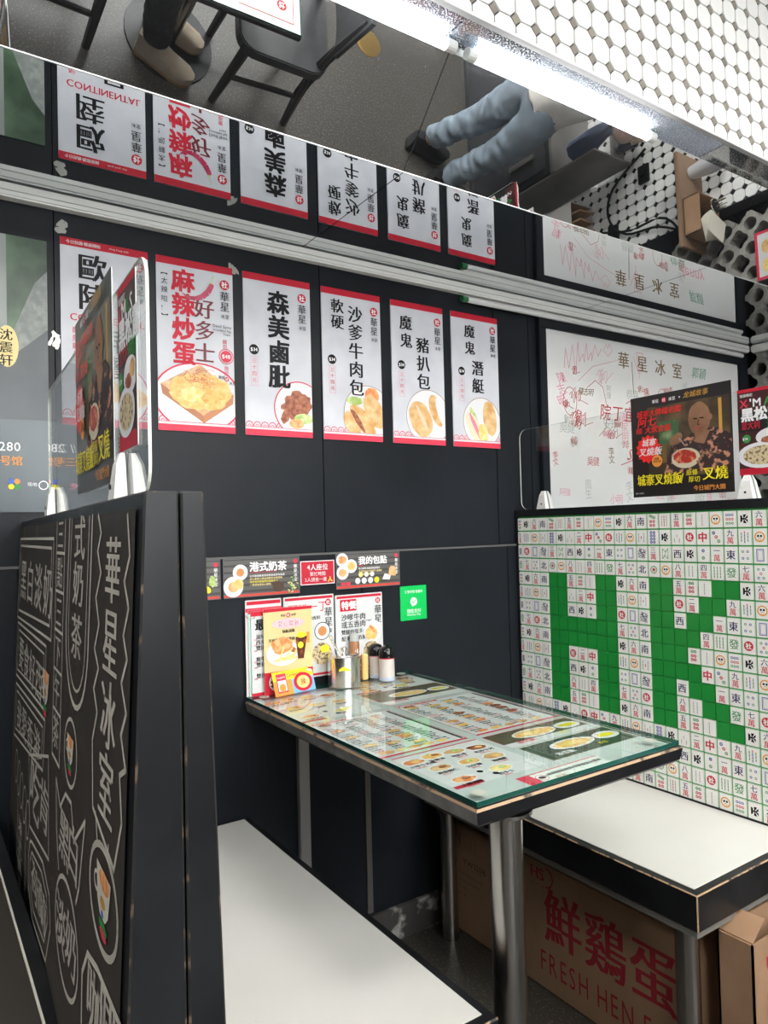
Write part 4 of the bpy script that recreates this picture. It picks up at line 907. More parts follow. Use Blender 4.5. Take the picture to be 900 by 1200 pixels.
# ---- neighbouring bench whose backrest carries the mural (faces left)
nb = thing('booth_bench', 'brown-topped bench whose backrest carries the cream mural, bottom left corner', 'bench', (-.02, -.5, 0))
wedge(.158, .1855, .1015, .1835, .050, -1.135, -.004, 1.198, BLACK, WORN2, 'backrest', nb)
MB().box((-.24, -.90, .50), (.150, -.004, .598), BLACK).build('seat_frame', nb, bevel=.002)
MB().box((-.225, -.885, .598), (.1275, -.018, .6005), mat('brown_seat', (.035, .029, .024), .5)).build('seat_top', nb)
for s_ in (.128,): MB().box((s_, -.885, .598), (s_+.003, -.018, .6012), MLINE).build('seat_piping', nb)
for x, y in ((-.2, -.85), (-.2, -.06), (.05, -.85), (.05, -.06)): MB().lathe([(.0235, 0), (.0235, .497)], (x, y, .002), STEEL, 20).build('leg', nb, smooth=True)
# mural print: local u runs from the wall towards the camera, v is height
n_y = Vector((-.050/1.131, 0, 0))
Uv = Vector((-.050, -1.131, 0)).normalized(); slope = (.158-.1015)/1.198
Vv = Vector((slope, 0, 1)).normalized()
c = Canvas((.1015+.050-.0012, -.004, 0), Uv, Vv); c.N = Uv.cross(Vv).normalized()
if c.N.x > 0: c.N = -c.N
c.O += c.N*.0006
c.rect(.012, .60, 1.112, 1.186, MURAL); c.make('mural_panel', nb); c.lay = .0006
L1, L2 = .0045, .006
def qd(pts, t=L1, closed=True): c.line(pts, t, MLINE, closed)
def ell(cx, cy, rx, ry, t=L1, sk=0): c.line([(cx+rx*math.cos(a), cy+ry*math.sin(a)+sk*rx*math.cos(a)) for a in [2*math.pi*i/30 for i in range(30)]], t, MLINE, True)
qd([(.030, 1.162), (.590, 1.162), (.600, 1.018), (.030, 1.000)]); qd([(.055, 1.148), (.570, 1.148), (.575, 1.036), (.055, 1.016)])
for k, ch in enumerate('黑白淡奶'): c.ch(ch, .135+.135*k, 1.083, .115, MLINET, off=.022, sx=1.05, sy=.72)
qd([(.050, .990), (.545, 1.003), (.560, .912), (.050, .884)]); qd([(.075, .978), (.525, .989), (.535, .926), (.075, .898)], .0035)
for k, ch in enumerate('要食好西'): c.ch(ch, .150+.105*k, .940, .095, MLINET, off=.022, sx=1.05, sy=.7)
qd([(.060, .868), (.563, .899), (.558, .826), (.060, .765)]); qd([(.085, .857), (.540, .884), (.538, .838), (.085, .782)], .0035)
for k, ch in enumerate('我愛香港'): c.ch(ch, .155+.105*k, .822+.006*k, .095, MLINET, off=.022, sx=1.05, sy=.62)
qd([(.622, 1.185), (.622, 1.185), (.655, .876), (.728, .876), (.705, 1.185)], L1, False)
for k, ch in enumerate('三點三下午茶'):
    yy = 1.168-.0515*k; c.ch(ch, .664+.004*k, yy, .056, MLINET, off=.02, sy=.8)
    if k: c.line([(.628+.004*k, yy+.026), (.706+.003*k, yy+.026)], .004, MLINE)
for rx_, yb, th_ in ((.083, .972, .006), (.064, .990, .0035)): c.line([(.828-rx_, 1.185)]+[(.828-rx_*math.cos(a)+.008*math.sin(a), 1.055-(1.055-yb)*math.sin(a)) for a in [math.pi*q/14 for q in range(15)]]+[(.828+rx_, 1.185)], th_, MLINE)
for ch, yy in (('式', 1.163), ('奶', 1.110), ('茶', 1.050)): c.ch(ch, .829, yy, .080, MLINET, off=.028, sx=1.0, sy=.68)
zl = [(.946, 1.185), (.965, 1.167), (.949, 1.149), (.970, 1.128), (.947, 1.102), (.969, 1.078), (.949, 1.052), (.974, 1.036), (.952, 1.013), (.975, .994), (.954, .963), (.962, .93), (.968, .903), (1.075, .884), (1.10, .930), (1.086, .965), (1.108, .975), (1.086, .998), (1.104, 1.019), (1.081, 1.040), (1.101, 1.062), (1.083, 1.080), (1.101, 1.104), (1.080, 1.125), (1.099, 1.147), (1.085, 1.181)]
qd(zl, .005, False)
for ch, yy, ss in (('華', 1.133, .078), ('星', 1.068, .078), ('冰', 1.003, .078), ('室', .938, .078)): c.ch(ch, 1.028, yy, ss, MLINET, off=.034, sx=.92, sy=.84)
ell(.815, .916, .048, .037, L1)
c.line([(.706, .856), (.750, .835), (.790, .862), (.835, .865), (.862, .832), (.929, .876), (.905, .80), (.89, .779)], .005, MLINE); c.line([(.706, .856), (.725, .80), (.755, .763)], .005, MLINE)
c.ch('黑', .790, .812, .088, MLINET, off=.028, sy=.70); c.ch('白', .860, .820, .082, MLINET, off=.028, sy=.72)
ell(.828, .718, .088, .055, .0055); c.ch('淡', .788, .714, .085, MLINET, off=.028, sy=.72); c.ch('奶', .866, .724, .082, MLINET, off=.028, sy=.72)
qd([(.364, .800), (.620, .862), (.661, .738), (.415, .700)]); c.ch('吃', .468, .772, .150, MLINET, off=.022, sy=.6); c.ch('肯', .592, .788, .120, MLINET, off=.022, sy=.6)
c.line([(.43+.0*k, .68) for k in range(1)]+[(.45, .688), (.60, .712), (.68, .70), (.70, .665), (.665, .610), (.50, .590), (.43, .612), (.415, .65), (.43, .685)], .0045, MLINE)
c.line([(.46, .675), (.59, .695), (.655, .688), (.67, .662), (.645, .625), (.51, .607), (.45, .622), (.44, .655), (.46, .675)], .0035, MLINE)
c.ch('荷', .515, .650, .105, MLINET, off=.022, sy=.5); c.ch('蘭', .610, .655, .105, MLINET, off=.022, sy=.5)
for k in range(5): ell(.14+.06*k, .722-.006*k, .026, .030, .0035)
for k, ch in enumerate('港式奶茶'): c.ch(ch, .26+.008*k, .645-.032*k, .075, MLINET, off=.02, sy=.42)
for x in (.19, .35): c.line([(x, .70), (x+.05, .50)], .0035, MLINE)
ell(1.032, .843, .066, .042, .0065); c.line([(.985, .903), (1.0, .878)], .004, MLINE); c.line([(1.05, .895), (1.05, .885)], .004, MLINE)
c.line([(1.12, .782), (1.02, .776), (.968, .765), (.942, .735), (.95, .66)], .0065, MLINE); c.ch('咖', 1.01, .738, .085, MLINET, off=.028, sy=.75); c.ch('啡', 1.075, .752, .085, MLINET, off=.028, sy=.75)
for x in (.12, .36): c.line([(x, 1.185), (x, 1.163)], .0025, MLINE)
for x in (.13, .40): c.line([(x, 1.0), (x+.004, .99)], .0025, MLINE)
c.make('mural_lettering', nb)
def cup(cx, cy, s):
    c.lay = .0011
    c.poly([(cx-.036*s, cy+.022*s), (cx+.034*s, cy+.022*s), (cx+.026*s, cy-.010*s), (cx+.012*s, cy-.020*s), (cx-.014*s, cy-.020*s), (cx-.028*s, cy-.010*s)], mat('cup_white', (.62, .58, .50), .5)); c.ring(cx-.034*s, cy+.002*s, .014*s, .004*s, MATS['cup_white'], ry=.010*s, n=12)
    c.lift(); c.disc(cx+.004*s, cy+.014*s, .024*s, TOM, ry=.009*s); c.blob(cx, cy-.006*s, .012*s, .005*s, GOLD); c.disc(cx, cy-.016*s, .006*s, BLUE, ry=.003*s)
    c.blob(cx+.004*s, cy-.026*s, .02*s, .005*s, GRN); c.blob(cx+.006*s, cy-.032*s, .016*s, .004*s, REDP)
cup(1.035, .846, .95); cup(.815, .918, .72); cup(.56, .945, 1.1); c.make('teacup_picture', nb)

# ================================================================ ACRYLIC DIVIDERS
def rounded(w, h, r, n=5, corners=(1, 1, 1, 1)):
    pts = []
    for (cx, cy, a0), on in zip(((w-r, r, -90), (w-r, h-r, 0), (r, h-r, 90), (r, r, 180)), corners):
        if on: pts += [(cx+r*math.cos(math.radians(a0+90*i/n)), cy+r*math.sin(math.radians(a0+90*i/n))) for i in range(n+1)]
        else: pts.append((cx+r*(1 if cx > w/2 else -1), cy+r*(1 if cy > h/2 else -1)))
    return pts
def divider(label, O, U, w, h, th=.003):
    t = thing('acrylic_divider', label, 'divider', O, 'clear dividers on the booth backs'); O = Vector(O); U = Vector(U).normalized(); N = U.cross(Vector((0, 0, 1)))
    MB().prism([O+U*x+Vector((0, 0, y)) for x, y in rounded(w, h, .028)], N*th, ACRY, AEDGE).build('sheet', t); return t, U, N
def foot(t, P, U, N, s=1.0):
    """tapered plastic clamp"""
    P = Vector(P); mb = MB(); a, b = .020*s, .011*s; H = .058*s
    for sg in (-1, 1):
        q = []
        for z, e, th in ((0, a, .016*s), (H*.75, b*1.05, .011*s), (H, b*.6, .005*s)):
            q.append([P+U*e+N*sg*.0032+Vector((0, 0, z)), P-U*e+N*sg*.0032+Vector((0, 0, z)), P-U*e+N*sg*(.0032+th)+Vector((0, 0, z)), P+U*e+N*sg*(.0032+th)+Vector((0, 0, z))])
        for k in range(2): mb.hexa(q[k]+q[k+1], PLAST)
    o = mb.build('clamp_foot', t); 
    for sg in (-1, 1): MB().lathe([(.0028, 0), (.0028, .0015)], P+N*sg*.0165+Vector((0, 0, .016*s)), INK, 12, tuple(N*sg)).build('screw', o)
def movie(c, w, h, t):
    """dark square food promotion print"""
    c.rect(0, 0, w, h, mat('movie_black', (.018, .016, .016), .3)); c.lift()
    BGD = mat('movie_street', (.05, .035, .02), .3, noise=(14, (.16, .11, .05), .45, .7)); c.rect(w*.18, h*.18, w*.98, h*.88, BGD); c.lift(.6)
    c.rect(w*.30, h*.50, w*.50, h*.72, mat('movie_green', (.05, .12, .05), .4, noise=(20, (.25, .33, .15), .5, .7))); c.rect(w*.88, h*.50, w*.91, h*.86, GOLD); c.rect(w*.32, h*.32, w*.37, h*.50, mat('dim_gold', (.16, .10, .03), .5)); c.lift(.6)
    SK = mat('print_skin', (.30, .15, .08), .5, noise=(12, (.12, .055, .03), .45, .7)); SH = mat('print_shirt', (.035, .02, .02), .5, noise=(70, (.55, .25, .15), .55, .62))
    c.poly([(w*.34, h*.22), (w*.99, h*.20), (w*.99, h*.52), (w*.86, h*.60), (w*.66, h*.60), (w*.55, h*.52), (w*.42, h*.48)], SH); c.lift(.6)
    c.blob(w*.70, h*.70, w*.105, h*.155, SK, n=28, j=.02); c.poly([(w*.64, h*.60), (w*.80, h*.58), (w*.74, h*.46), (w*.67, h*.48)], SK); c.lift(.6)
    for x in (.665, .725): c.line([(w*(x-.015), h*.705), (w*(x+.015), h*.70)], .003, INK)
    c.line([(w*.695, h*.69), (w*.685, h*.645), (w*.70, h*.643)], .0018, INK); c.line([(w*.675, h*.615), (w*.715, h*.612)], .0022, CRIM)
    c.disc(w*.808, h*.70, w*.016, SK, ry=h*.03, n=10)
    c.blob(w*.47, h*.53, w*.07, h*.05, SK, n=16, rot=.6); c.line([(w*.50, h*.54), (w*.56, h*.46)], .004, STEEL); c.lift(.6)
    c.disc(w*.56, h*.345, w*.14, mat('bowl_print', (.62, .56, .40), .4), ry=h*.095, n=30, a0=.1); c.lift(.6); c.blob(w*.55, h*.36, w*.115, h*.065, mat('char_siu', (.40, .03, .02), .4, noise=(90, (.75, .25, .12), .5, .65)), n=24, j=.06); c.lift(.6)
    for k in range(4): c.disc(w*(.68+.018*k), h*(.30+.025*k), w*.020, SK, ry=h*.014, n=10)
    c.make('picture', t); c.lay = .0030
    c.row('華星', w*.24, h*.93, .0105, WPRINT, off=.03); logo(c, w*.365, h*.93, .0075); c.row('冰室', w*.41, h*.93, .0105, WPRINT, off=.03); c.row('×', w*.51, h*.93, .012, WPRINT); c.row('龙城故事', w*.56, h*.94, .0175, GOLD, off=.02, shear=.2)
    BRED = mat('bright_red', (.80, .02, .02), .4)
    c.row('城寨大牌檔老闆', w*.07, h*.825, .0195, BRED, off=.022, shear=.15); c.row('阿七', w*.08, h*.745, .030, BRED, off=.022, shear=.15); c.row('最想', w*.06, h*.672, .0095, BRED, off=.022); c.row('同你', w*.06, h*.645, .0095, BRED, off=.022); c.row('大家食飯', w*.155, h*.660, .0200, BRED, off=.022, shear=.15)
    n = 28; c.poly([(w*.185+(w*.135 if i % 2 else w*.112)*math.cos(2*math.pi*i/n), h*.47+(w*.135 if i % 2 else w*.112)*math.sin(2*math.pi*i/n)) for i in range(n)], BRED); c.lift(.6)
    c.row('城寨', w*.12, h*.535, .022, WPRINT, off=.02, shear=.2); c.row('叉燒飯', w*.085, h*.445, .024, WPRINT, off=.02, shear=.2); c.disc(w*.275, h*.345, w*.055, ORG); c.lift(.6); c.row('招牌', w*.245, h*.365, .0075, INK, off=.03); c.row('港式叉燒', w*.235, h*.34, .006, INK, off=.03)
    c.row('城寨叉燒飯', w*.055, h*.165, .0330, YEL, off=.034, sx=.83); c.row('/', w*.51, h*.165, .030, YEL, off=.02); c.row('原條', w*.565, h*.205, .0165, YEL, off=.02); c.row('厚切', w*.585, h*.140, .0165, YEL, off=.02); c.row('叉燒', w*.72, h*.185, .0360, YEL, off=.034, sx=.95)
    c.row('今日城門大開', w*.63, h*.055, .0145, ORG, off=.03); c.row('圖片只供參考', .010, .010, .0045, WPRINT); c.make('lettering', t)
def xmas(c, w, h, t):
    c.rect(0, 0, w, h, mat('xmas_dark', (.05, .012, .012), .35, noise=(60, (.28, .05, .04), .62, .68))); c.lift(.6); c.rect(0, h-.008, w, h, CRIM); c.rect(0, 0, w, .016, CRIM); c.rect(0, h*.50, w, h*.74, mat('xmas_black', (.01, .01, .01), .4)); c.lift(.6)
    for k, (ch, M_) in enumerate((('X', REDP), ("'", WPRINT), ('M', WPRINT), ('A', GRN), ('S', WPRINT))): c.ch(ch, w*(.13, .26, .38, .60, .80)[k], h*.83, .028, M_, off=.03, cjk=False)
    c.row('黑松露', w*.06, h*.70, .034, WPRINT, off=.05, sx=.95); c.row('意大利', w*.06, h*.575, .022, CRIM, off=.03, sx=.7); c.row('通粉', w*.56, h*.575, .022, GRN, off=.03, sx=.85); c.row('聖誕限定', .006, h-.015, .008, WPRINT, off=.02); c.disc(w*.16, h*.42, .010, GRN); c.lift(.6); c.row('$78', w*.08, h*.42, .008, WPRINT, off=.03)
    c.disc(w*.70, h*.42, w*.36, PLATE, ry=h*.11, clip=(0, 0, w, h)); c.disc(w*.45, h*.22, w*.48, PLATE, ry=h*.15, clip=(0, 0, w, h)); c.lift(.6); c.blob(w*.62, h*.39, w*.18, h*.045, MEAT); c.blob(w*.82, h*.45, w*.14, h*.055, BUN); c.disc(w*.46, h*.22, w*.38, NOOD, ry=h*.11); c.make('print', t)
# right divider (on the mahjong backrest)
DX = 1.688
dr, U, N = divider('clear rounded divider on top of the mahjong tile partition', (DX, -.006, 1.2135), (0, -1, 0), .88, .262)
for y in (-.110, -.770): foot(dr, (DX-.0015, y, 1.2130), Vector((0, -1, 0)), Vector((-1, 0, 0)), .98)
def stand_poster(name, label, O, U, w, h, paint, both=True, M=None):
    """thin printed card; back side carries the same print"""
    O = Vector(O); U = Vector(U); t = thing(name, label, 'poster', O); N = U.cross(Vector((0, 0, 1)))
    MB().prism([O-N*.0012, O+U*w-N*.0012, O+U*w+Vector((0, 0, h))-N*.0012, O+Vector((0, 0, h))-N*.0012], N*.0012, M or PAPERW).build('board', t)
    c = Canvas(O+N*.0004, U, (0, 0, 1)); paint(c, w, h, t); return t
stand_poster('film_meal_poster', 'square black poster 城寨叉燒飯 of a man eating from a bowl, on the right divider', (DX-.0058, -.446, 1.232), (0, -1, 0), .292, .274, movie)
stand_poster('christmas_poster', 'dark christmas pasta poster 黑松露 at the right picture edge', (DX-.0058, -.752, 1.270), (0, -1, 0), .124, .206, xmas)
# left divider
LX = .192
Ul = Vector((-.040, -1, 0)).normalized()
dl, U, N = divider('clear rounded divider on the dark mural partition', (LX+.030, -.29, 1.2005), (-.042, -1, 0), .755, .228)
Nl = U.cross(Vector((0, 0, 1)))
for s_ in (.085, .655): foot(dl, Vector((LX+.030, -.29, 1.1995))+U*s_+Nl*.0015, U, Nl, .84)
stand_poster('film_meal_poster', 'dark square poster seen edge-on on the left divider, in front of the breakfast poster', Vector((LX+.030, -.29, 1.222))+U*.350+Nl*.0050, tuple(U), .258, .238, movie)
stand_poster('christmas_poster', 'narrow christmas pasta poster seen edge-on on the left divider', Vector((LX+.030, -.29, 1.250))+U*.640+Nl*.0050, tuple(U), .082, .172, xmas)

# ================================================================ BOXES UNDER THE RIGHT BENCH
def flapbox(name, label, a, b, paintx=None, painty=None, open_top=False, M=CARD):
    x0, y0, z0 = a; x1, y1, z1 = b; t = thing(name, label, 'box', ((x0+x1)/2, (y0+y1)/2, z0)); th = .004
    if open_top:
        mb = MB(); mb.box((x0, y0, z0), (x1, y1, z0+th), CARDD); mb.box((x0, y0, z0), (x0+th, y1, z1), M); mb.box((x1-th, y0, z0), (x1, y1, z1), M); mb.box((x0, y0, z0), (x1, y0+th, z1), M); mb.box((x0, y1-th, z0), (x1, y1, z1), M); mb.build('carton', t)
    else:
        MB().box(a, b, M).build('carton', t, bevel=.003)
        MB().box((x0+.005, (y0+y1)/2-.002, z1), (x1-.005, (y0+y1)/2+.002, z1+.0015), CARDD).build('top_seam', t)
    if paintx: c = Canvas((x0-.0004, y1, z0), (0, -1, 0), (0, 0, 1)); paintx(c, y1-y0, z1-z0, t)
    if painty: c = Canvas((x0, y0-.0004, z0), (1, 0, 0), (0, 0, 1)); painty(c, x1-x0, z1-z0, t)
    return t
DINK = mat('box_ink', (.10, .065, .05), .8); RINK = mat('box_red_ink', (.34, .02, .03), .8)
def bx1(c, w, h, t):
    for k in range(2): c.frame(.018+.046*k, h-.065, .058+.046*k, h-.022, .0012, DINK)
    c.line([(.038, h-.030), (.038, h-.056)], .004, DINK); c.line([(.078, h-.034), (.078, h-.056)], .002, DINK); c.line([(.088, h-.034), (.088, h-.056)], .002, DINK)
    c.row('YW120B', .050, h-.100, .026, DINK, off=.02); c.line([(.05, h-.115), (.13, h-.115)], .0012, DINK)
    for k, s_ in enumerate(('Quantity: 1000pcs/bag,2bag', 'Dimension: 350*260*320', 'N.W.: 10kg', 'G.W.: 11kg')): c.row(s_, .020, h-.135-.020*k, .0095, DINK, off=.0)
    c.make('print', t)
flapbox('storage_box', 'brown carton YW120 under the bench behind the table post', (1.325, -.30, .001), (1.56, -.045, .305), bx1)
def bx2(c, w, h, t):
    c.row('HS', .045, .282, .042, RINK, off=.03); c.ring(.098, .280, .026, .004, RINK, n=16, clip=(.098, 0, .2, h)); c.row('hing shing egg', .045, .255, .008, RINK)
    for k, ch in enumerate('鮮鷄蛋'): c.ch(ch, .150+.128*k, .192, .128, RINK, off=.03, sx=.95, sy=1.12)
    c.row('FRESH HEN EGG', .072, .070, .074, RINK, off=.0, sx=.64, gap=.10); c.make('print', t)
flapbox('egg_carton', 'large brown carton with red 鮮鷄蛋 FRESH HEN EGG under the bench', (1.325, -.815, .001), (1.60, -.318, .315), bx2)
def bx3(c, w, h, t):
    x = .062; c.disc(x, h-.052, .016, RINK, ry=.013, clip=(0, 0, 1, h-.050)); c.poly([(x-.016, h-.036), (x-.016, h-.05), (x+.016, h-.05), (x+.016, h-.036)], RINK); c.line([(x, h-.06), (x, h-.090)], .003, RINK); c.line([(x-.010, h-.092), (x+.010, h-.092)], .003, RINK)
    c.row('批號', x-.018, h-.115, .018, RINK, off=.02); c.row('LOT NO.', x-.018, h-.138, .013, RINK, off=.02); c.frame(x+.04, h-.13, x+.09, h-.075, .002, RINK); c.disc(x+.065, h-.17, .020, CARDD, ry=.012); c.make('print', t)
t = flapbox('open_carton', 'open brown carton with red goblet mark at the bench end, bottom right', (1.345, -.935, .001), (1.62, -.862, .345), None, bx3, open_top=True)
mb = MB(); mb.prism([(1.349, -.864, .345), (1.349, -.933, .345), (1.40, -.930, .375), (1.40, -.870, .372)], (0, 0, .003), CARD); mb.build('flap', t)

# ================================================================ ACROSS THE AISLE (seen in the slanted mirror)
VIN = mat('black_vinyl', (.025, .026, .028), .32, noise=(20, (.035, .036, .038), .4, .7)); CW = mat('black_chair_wood', (.018, .016, .015), .35)
def cafe_chair(cx, cy, ang, label):
    t = thing('cafe_chair', label, 'chair', (cx, cy, 0), 'black chairs at the aisle table'); ca, sa = math.cos(ang), math.sin(ang)
    def W(x, y, z): return (cx+x*ca-y*sa, cy+x*sa+y*ca, z)
    # local +x = back of the chair
    s = [W(x, y, .0) for x, y in rounded_c(.42, .42, .08)]
    m1 = MB(); m1.prism([(p[0], p[1], .415) for p in s], (0, 0, .055), VIN); o = m1.build('seat', t, bevel=.006)
    for y in (-.16, .16):
        MB().tube([W(-.16, y, .0), W(-.155, y, .435)], [.018, .024], CW, 8).build('leg', t, smooth=True)
        MB().tube([W(.21, y, .0), W(.17, y, .25), W(.165, y, .45), W(.185, y, .60), W(.215, y, .80)], [.018, .024, .026, .022, .016], CW, 8).build('leg', t, smooth=True)
        MB().tube([W(-.155, y, .20), W(.175, y, .22)], .014, CW, 6).build('stretcher', t)
    mb = MB(); n = 8; L = []
    for i in range(n+1):
        y = -.19+.38*i/n; bow = .02*math.sin(math.pi*i/n); L.append((bow, y))
    for i in range(n):
        (a, y0), (b, y1) = L[i], L[i+1]
        mb.hexa([W(.170+a, y0, .58), W(.190+a, y0, .58), W(.190+b, y1, .58), W(.170+b, y1, .58), W(.205+a, y0, .83), W(.225+a, y0, .83), W(.225+b, y1, .83), W(.205+b, y1, .83)], VIN)
    mb.build('backrest', t); return t
def rounded_c(w, h, r): return [(x-w/2, y-h/2) for x, y in rounded(w, h, r)]
cafe_chair(1.375, -1.99, 0, 'empty black vinyl chair in the aisle, reflected in the slanted mirror')
cafe_chair(.50, -2.05, math.pi, 'black chair under the seated diner, reflected at the top left')
t = thing('aisle_table', 'glass-topped table across the aisle seen only in the mirror', 'table', (1.02, -2.05, 0))
MB().box((.74, -2.42, .715), (1.305, -1.69, .742), BLACK).build('tabletop', t, bevel=.004)
g = MB(); a = ring_z(.745, -2.415, 1.300, -1.695, .7425); b = ring_z(.745, -2.415, 1.300, -1.695, .750); stitch(g, a, b, GEDGE); g.add(ring_z(.747, -2.413, 1.298, -1.697, .7434), [(0, 1, 2, 3)], mat('aisle_liner', (.72, .76, .74), .5)); g.add(b, [(0, 1, 2, 3)], GLASS); g.build('glass_top', t)
MB().lathe([(.03, .01), (.03, .712)], (1.02, -2.05, 0), STEEL, 24).build('post', t, smooth=True); MB().lathe([(.20, 0), (.20, .008), (.03, .02)], (1.02, -2.05, 0), BLACK, 28).build('foot_plate', t)
t2 = thing('menu_sheet', 'menu sheet on the aisle table seen in the mirror', 'menu', (1.15, -1.85, .745)); c = Canvas((1.02, -1.99, .7440), (1, 0, 0), (0, 1, 0)); c.rect(0, 0, .25, .26, PAPERW); c.lay += .0003; c.frame(0, 0, .25, .26, .003, REDP); c.lay += .0003
for k in range(3): c.blob(.06+.07*k, .06, .026, .020, (TOM, BUN, EGG)[k], n=12); c.row(DISH[k], .04+.07*k, .10, .012, INK, off=.02)
logo(c, .2, .2, .02); c.row('華星冰室常餐', .03, .17, .02, INK, off=.02); c.make('print', t2)
# brass floor drain
t = thing('floor_drain', 'round brass floor drain in the aisle floor', 'drain', (2.12, -2.44, .001)); BRASS = mat('brass', (.45, .30, .10), .35, 1)
MB().lathe([(.075, 0), (.075, .003), (.066, .004)], (2.12, -2.44, .0005), BRASS, 28).build('rim', t)
mb = MB()
for i in range(-4, 5):
    L_ = math.sqrt(max(0, .064**2-(i*.0145)**2)); mb.box((2.12-L_, -2.44+i*.0145-.0045, .003), (2.12+L_, -2.44+i*.0145+.0045, .0058), BRASS)
mb.build('grate', t)

# counter beside the end wall
CS = mat('counter_steel', (.30, .29, .28), .38, .7, noise=(5, (.22, .20, .18), .4, .7)); CBK = mat('cabinet_black', (.022, .023, .026), .3)
t = thing('service_counter', 'black cabinet with steel top by the end wall, seen in the slanted mirror', 'cabinet', (2.94, -2.3, 0))
MB().box((2.80, -3.1, .0), (EX-.012, -1.60, .635), CBK).build('body', t, bevel=.003); MB().box((2.785, -3.11, .637), (EX-.012, -1.585, .662), CS).build('worktop', t, bevel=.003)
for k in range(3): 
    d = MB().box((2.788, -2.09-.48*k, .05), (2.799, -1.63-.48*k, .60), mat('cabinet_door', (.03, .031, .035), .25)).build('door', t, bevel=.002); MB().box((2.770, -1.74-.48*k, .36), (2.787, -1.71-.48*k, .54), STEEL).build('handle', d, bevel=.003)
MB().box((2.795, -3.1, .0), (2.80, -3.09, .62), STEEL).build('corner_strip', t)
MB().box((2.79, -1.584, .30), (EX-.012, -1.574, .92), CS).build('side_panel', t, bevel=.002)
MB().box((EX-.10, -3.1, .86), (EX-.012, -1.60, .875), CS).build('raised_shelf', t); MB().box((EX-.10, -1.62, .662), (EX-.09, -1.61, .86), CS).build('shelf_post', t)
t = thing('cup_of_sticks', 'black paper cup full of wooden stirring sticks on the steel shelf', 'cup', (3.02, -1.66, .876))
MB().lathe([(.026, 0), (.036, .092), (.037, .096), (.034, .094), (.025, .004)], (3.03, -1.665, .876), mat('cup_black', (.02, .025, .04), .35), 24).build('cup', t, smooth=True); MB().lathe([(.0265, 0), (.0355, .0885)], (3.03, -1.665, .881), PLATE, 20, cap=False).build('lining', t)
mb = MB()
for k in range(14):
    a = k*2.4; mb.tube([(3.03+.012*math.cos(a), -1.665+.012*math.sin(a), .90), (3.03+.024*math.cos(a), -1.665+.024*math.sin(a), 1.01+.01*(k % 3))], .0035, mat('birch', (.62, .45, .30), .6), 5)
tag(mb.build('wooden_sticks', t), kind='stuff')
for k, (y, z, r) in enumerate(((-1.76, .876, .3), (-1.85, .876, -.3), (-1.95, .876, .1))):
    t = thing('black_pouch', ('glossy black pouch beside the stick cup on the shelf', 'middle glossy black pouch on the steel shelf', 'glossy black pouch furthest along the steel shelf')[k], 'bag', (3.03, y, z), 'black pouches on the shelf')
    MB().lathe([(.028, 0), (.036, .02), (.034, .07), (.014, .085), (.020, .10), (.010, .105)], (3.035, y, z), mat('pouch', (.02, .02, .025), .15), 12).build('pouch', t, smooth=True); MB().lathe([(.016, 0), (.016, .006)], (3.035, y, z+.082), INK, 10).build('tie', t)
# tall carton with dividers by the tiled wall
t = flapbox('delivery_carton', 'white-sided carton with brown cardboard dividers by the tiled wall', (2.90, -1.46, .30), (EX-.02, -1.12, .66), None, None, True, mat('white_card', (.62, .60, .57), .7))
for k in range(6): MB().prism([(2.93, -1.42+.048*k, .40), (3.05, -1.42+.048*k, .40), (3.05, -1.42+.048*k, .69-.01*(k % 2)), (2.95, -1.42+.048*k, .68)], (0, .010, 0), CARD).build('divider', t)
MB().box((2.905, -1.458, .305), (EX-.03, -1.455, .655), CARD).build('inner_lining', t)
t = thing('low_stand', 'dark stand carrying the white carton', 'stand', (3.0, -1.3, 0)); MB().box((2.86, -1.50, .27), (EX-.012, -1.10, .298), CBK).build('top', t)
for x in (2.875, EX-.03):
    for y in (-1.485, -1.115): MB().box((x-.01, y-.01, .0), (x+.01, y+.01, .27), CBK).build('leg', t)
# shelf with tray, cups and papers
t = thing('wall_shelf', 'brown wooden wall shelf on the breeze block wall', 'shelf', (2.97, -1.2, 1.27)); MB().box((2.90, -1.42, 1.262), (EX-.003, -.98, 1.280), mat('shelf_wood', (.25, .16, .10), .5)).build('board', t, bevel=.003)
for y in (-1.36, -1.04): MB().prism([(EX-.004, y, 1.262), (EX-.004, y, 1.16), (2.95, y, 1.262)], (0, .008, 0), STEEL).build('bracket', t)
t = flapbox('shelf_tray', 'torn cardboard tray on the wall shelf', (2.92, -1.20, 1.281), (EX-.02, -1.03, 1.36), None, None, True)
t = thing('plastic_cups', 'stack of clear plastic cups on the wall shelf', 'cups', (3.0, -1.33, 1.281)); CUP = glassmat('clear_cup', (.82, .84, .86), .05, 1.45)
for k in range(5): MB().lathe([(.030, 0), (.042, .09), (.043, .092)], (3.00, -1.34, 1.282+.016*k), mat('cup_frost', (.62, .64, .66), .15), 24, cap=False).build('cup', t, smooth=True)
t = thing('steel_tumbler', 'round steel tumbler of cutlery in the cardboard tray', 'tumbler', (3.0, -1.12, 1.29)); MB().lathe([(.030, 0), (.034, .10), (.031, .10), (.028, .004)], (3.00, -1.145, 1.287), CHROME, 28).build('body', t, smooth=True)
for k in range(5): MB().tube([(3.0+.01*math.cos(k), -1.145+.01*math.sin(k), 1.30), (3.0+.02*math.cos(k*1.3), -1.145+.02*math.sin(k*1.3), 1.43)], .003, CHROME, 6).build('fork_handle', t)
t = thing('paper_stack', 'fanned stack of cream paper slips on the wall shelf', 'paper', (3.0, -1.0, 1.281))
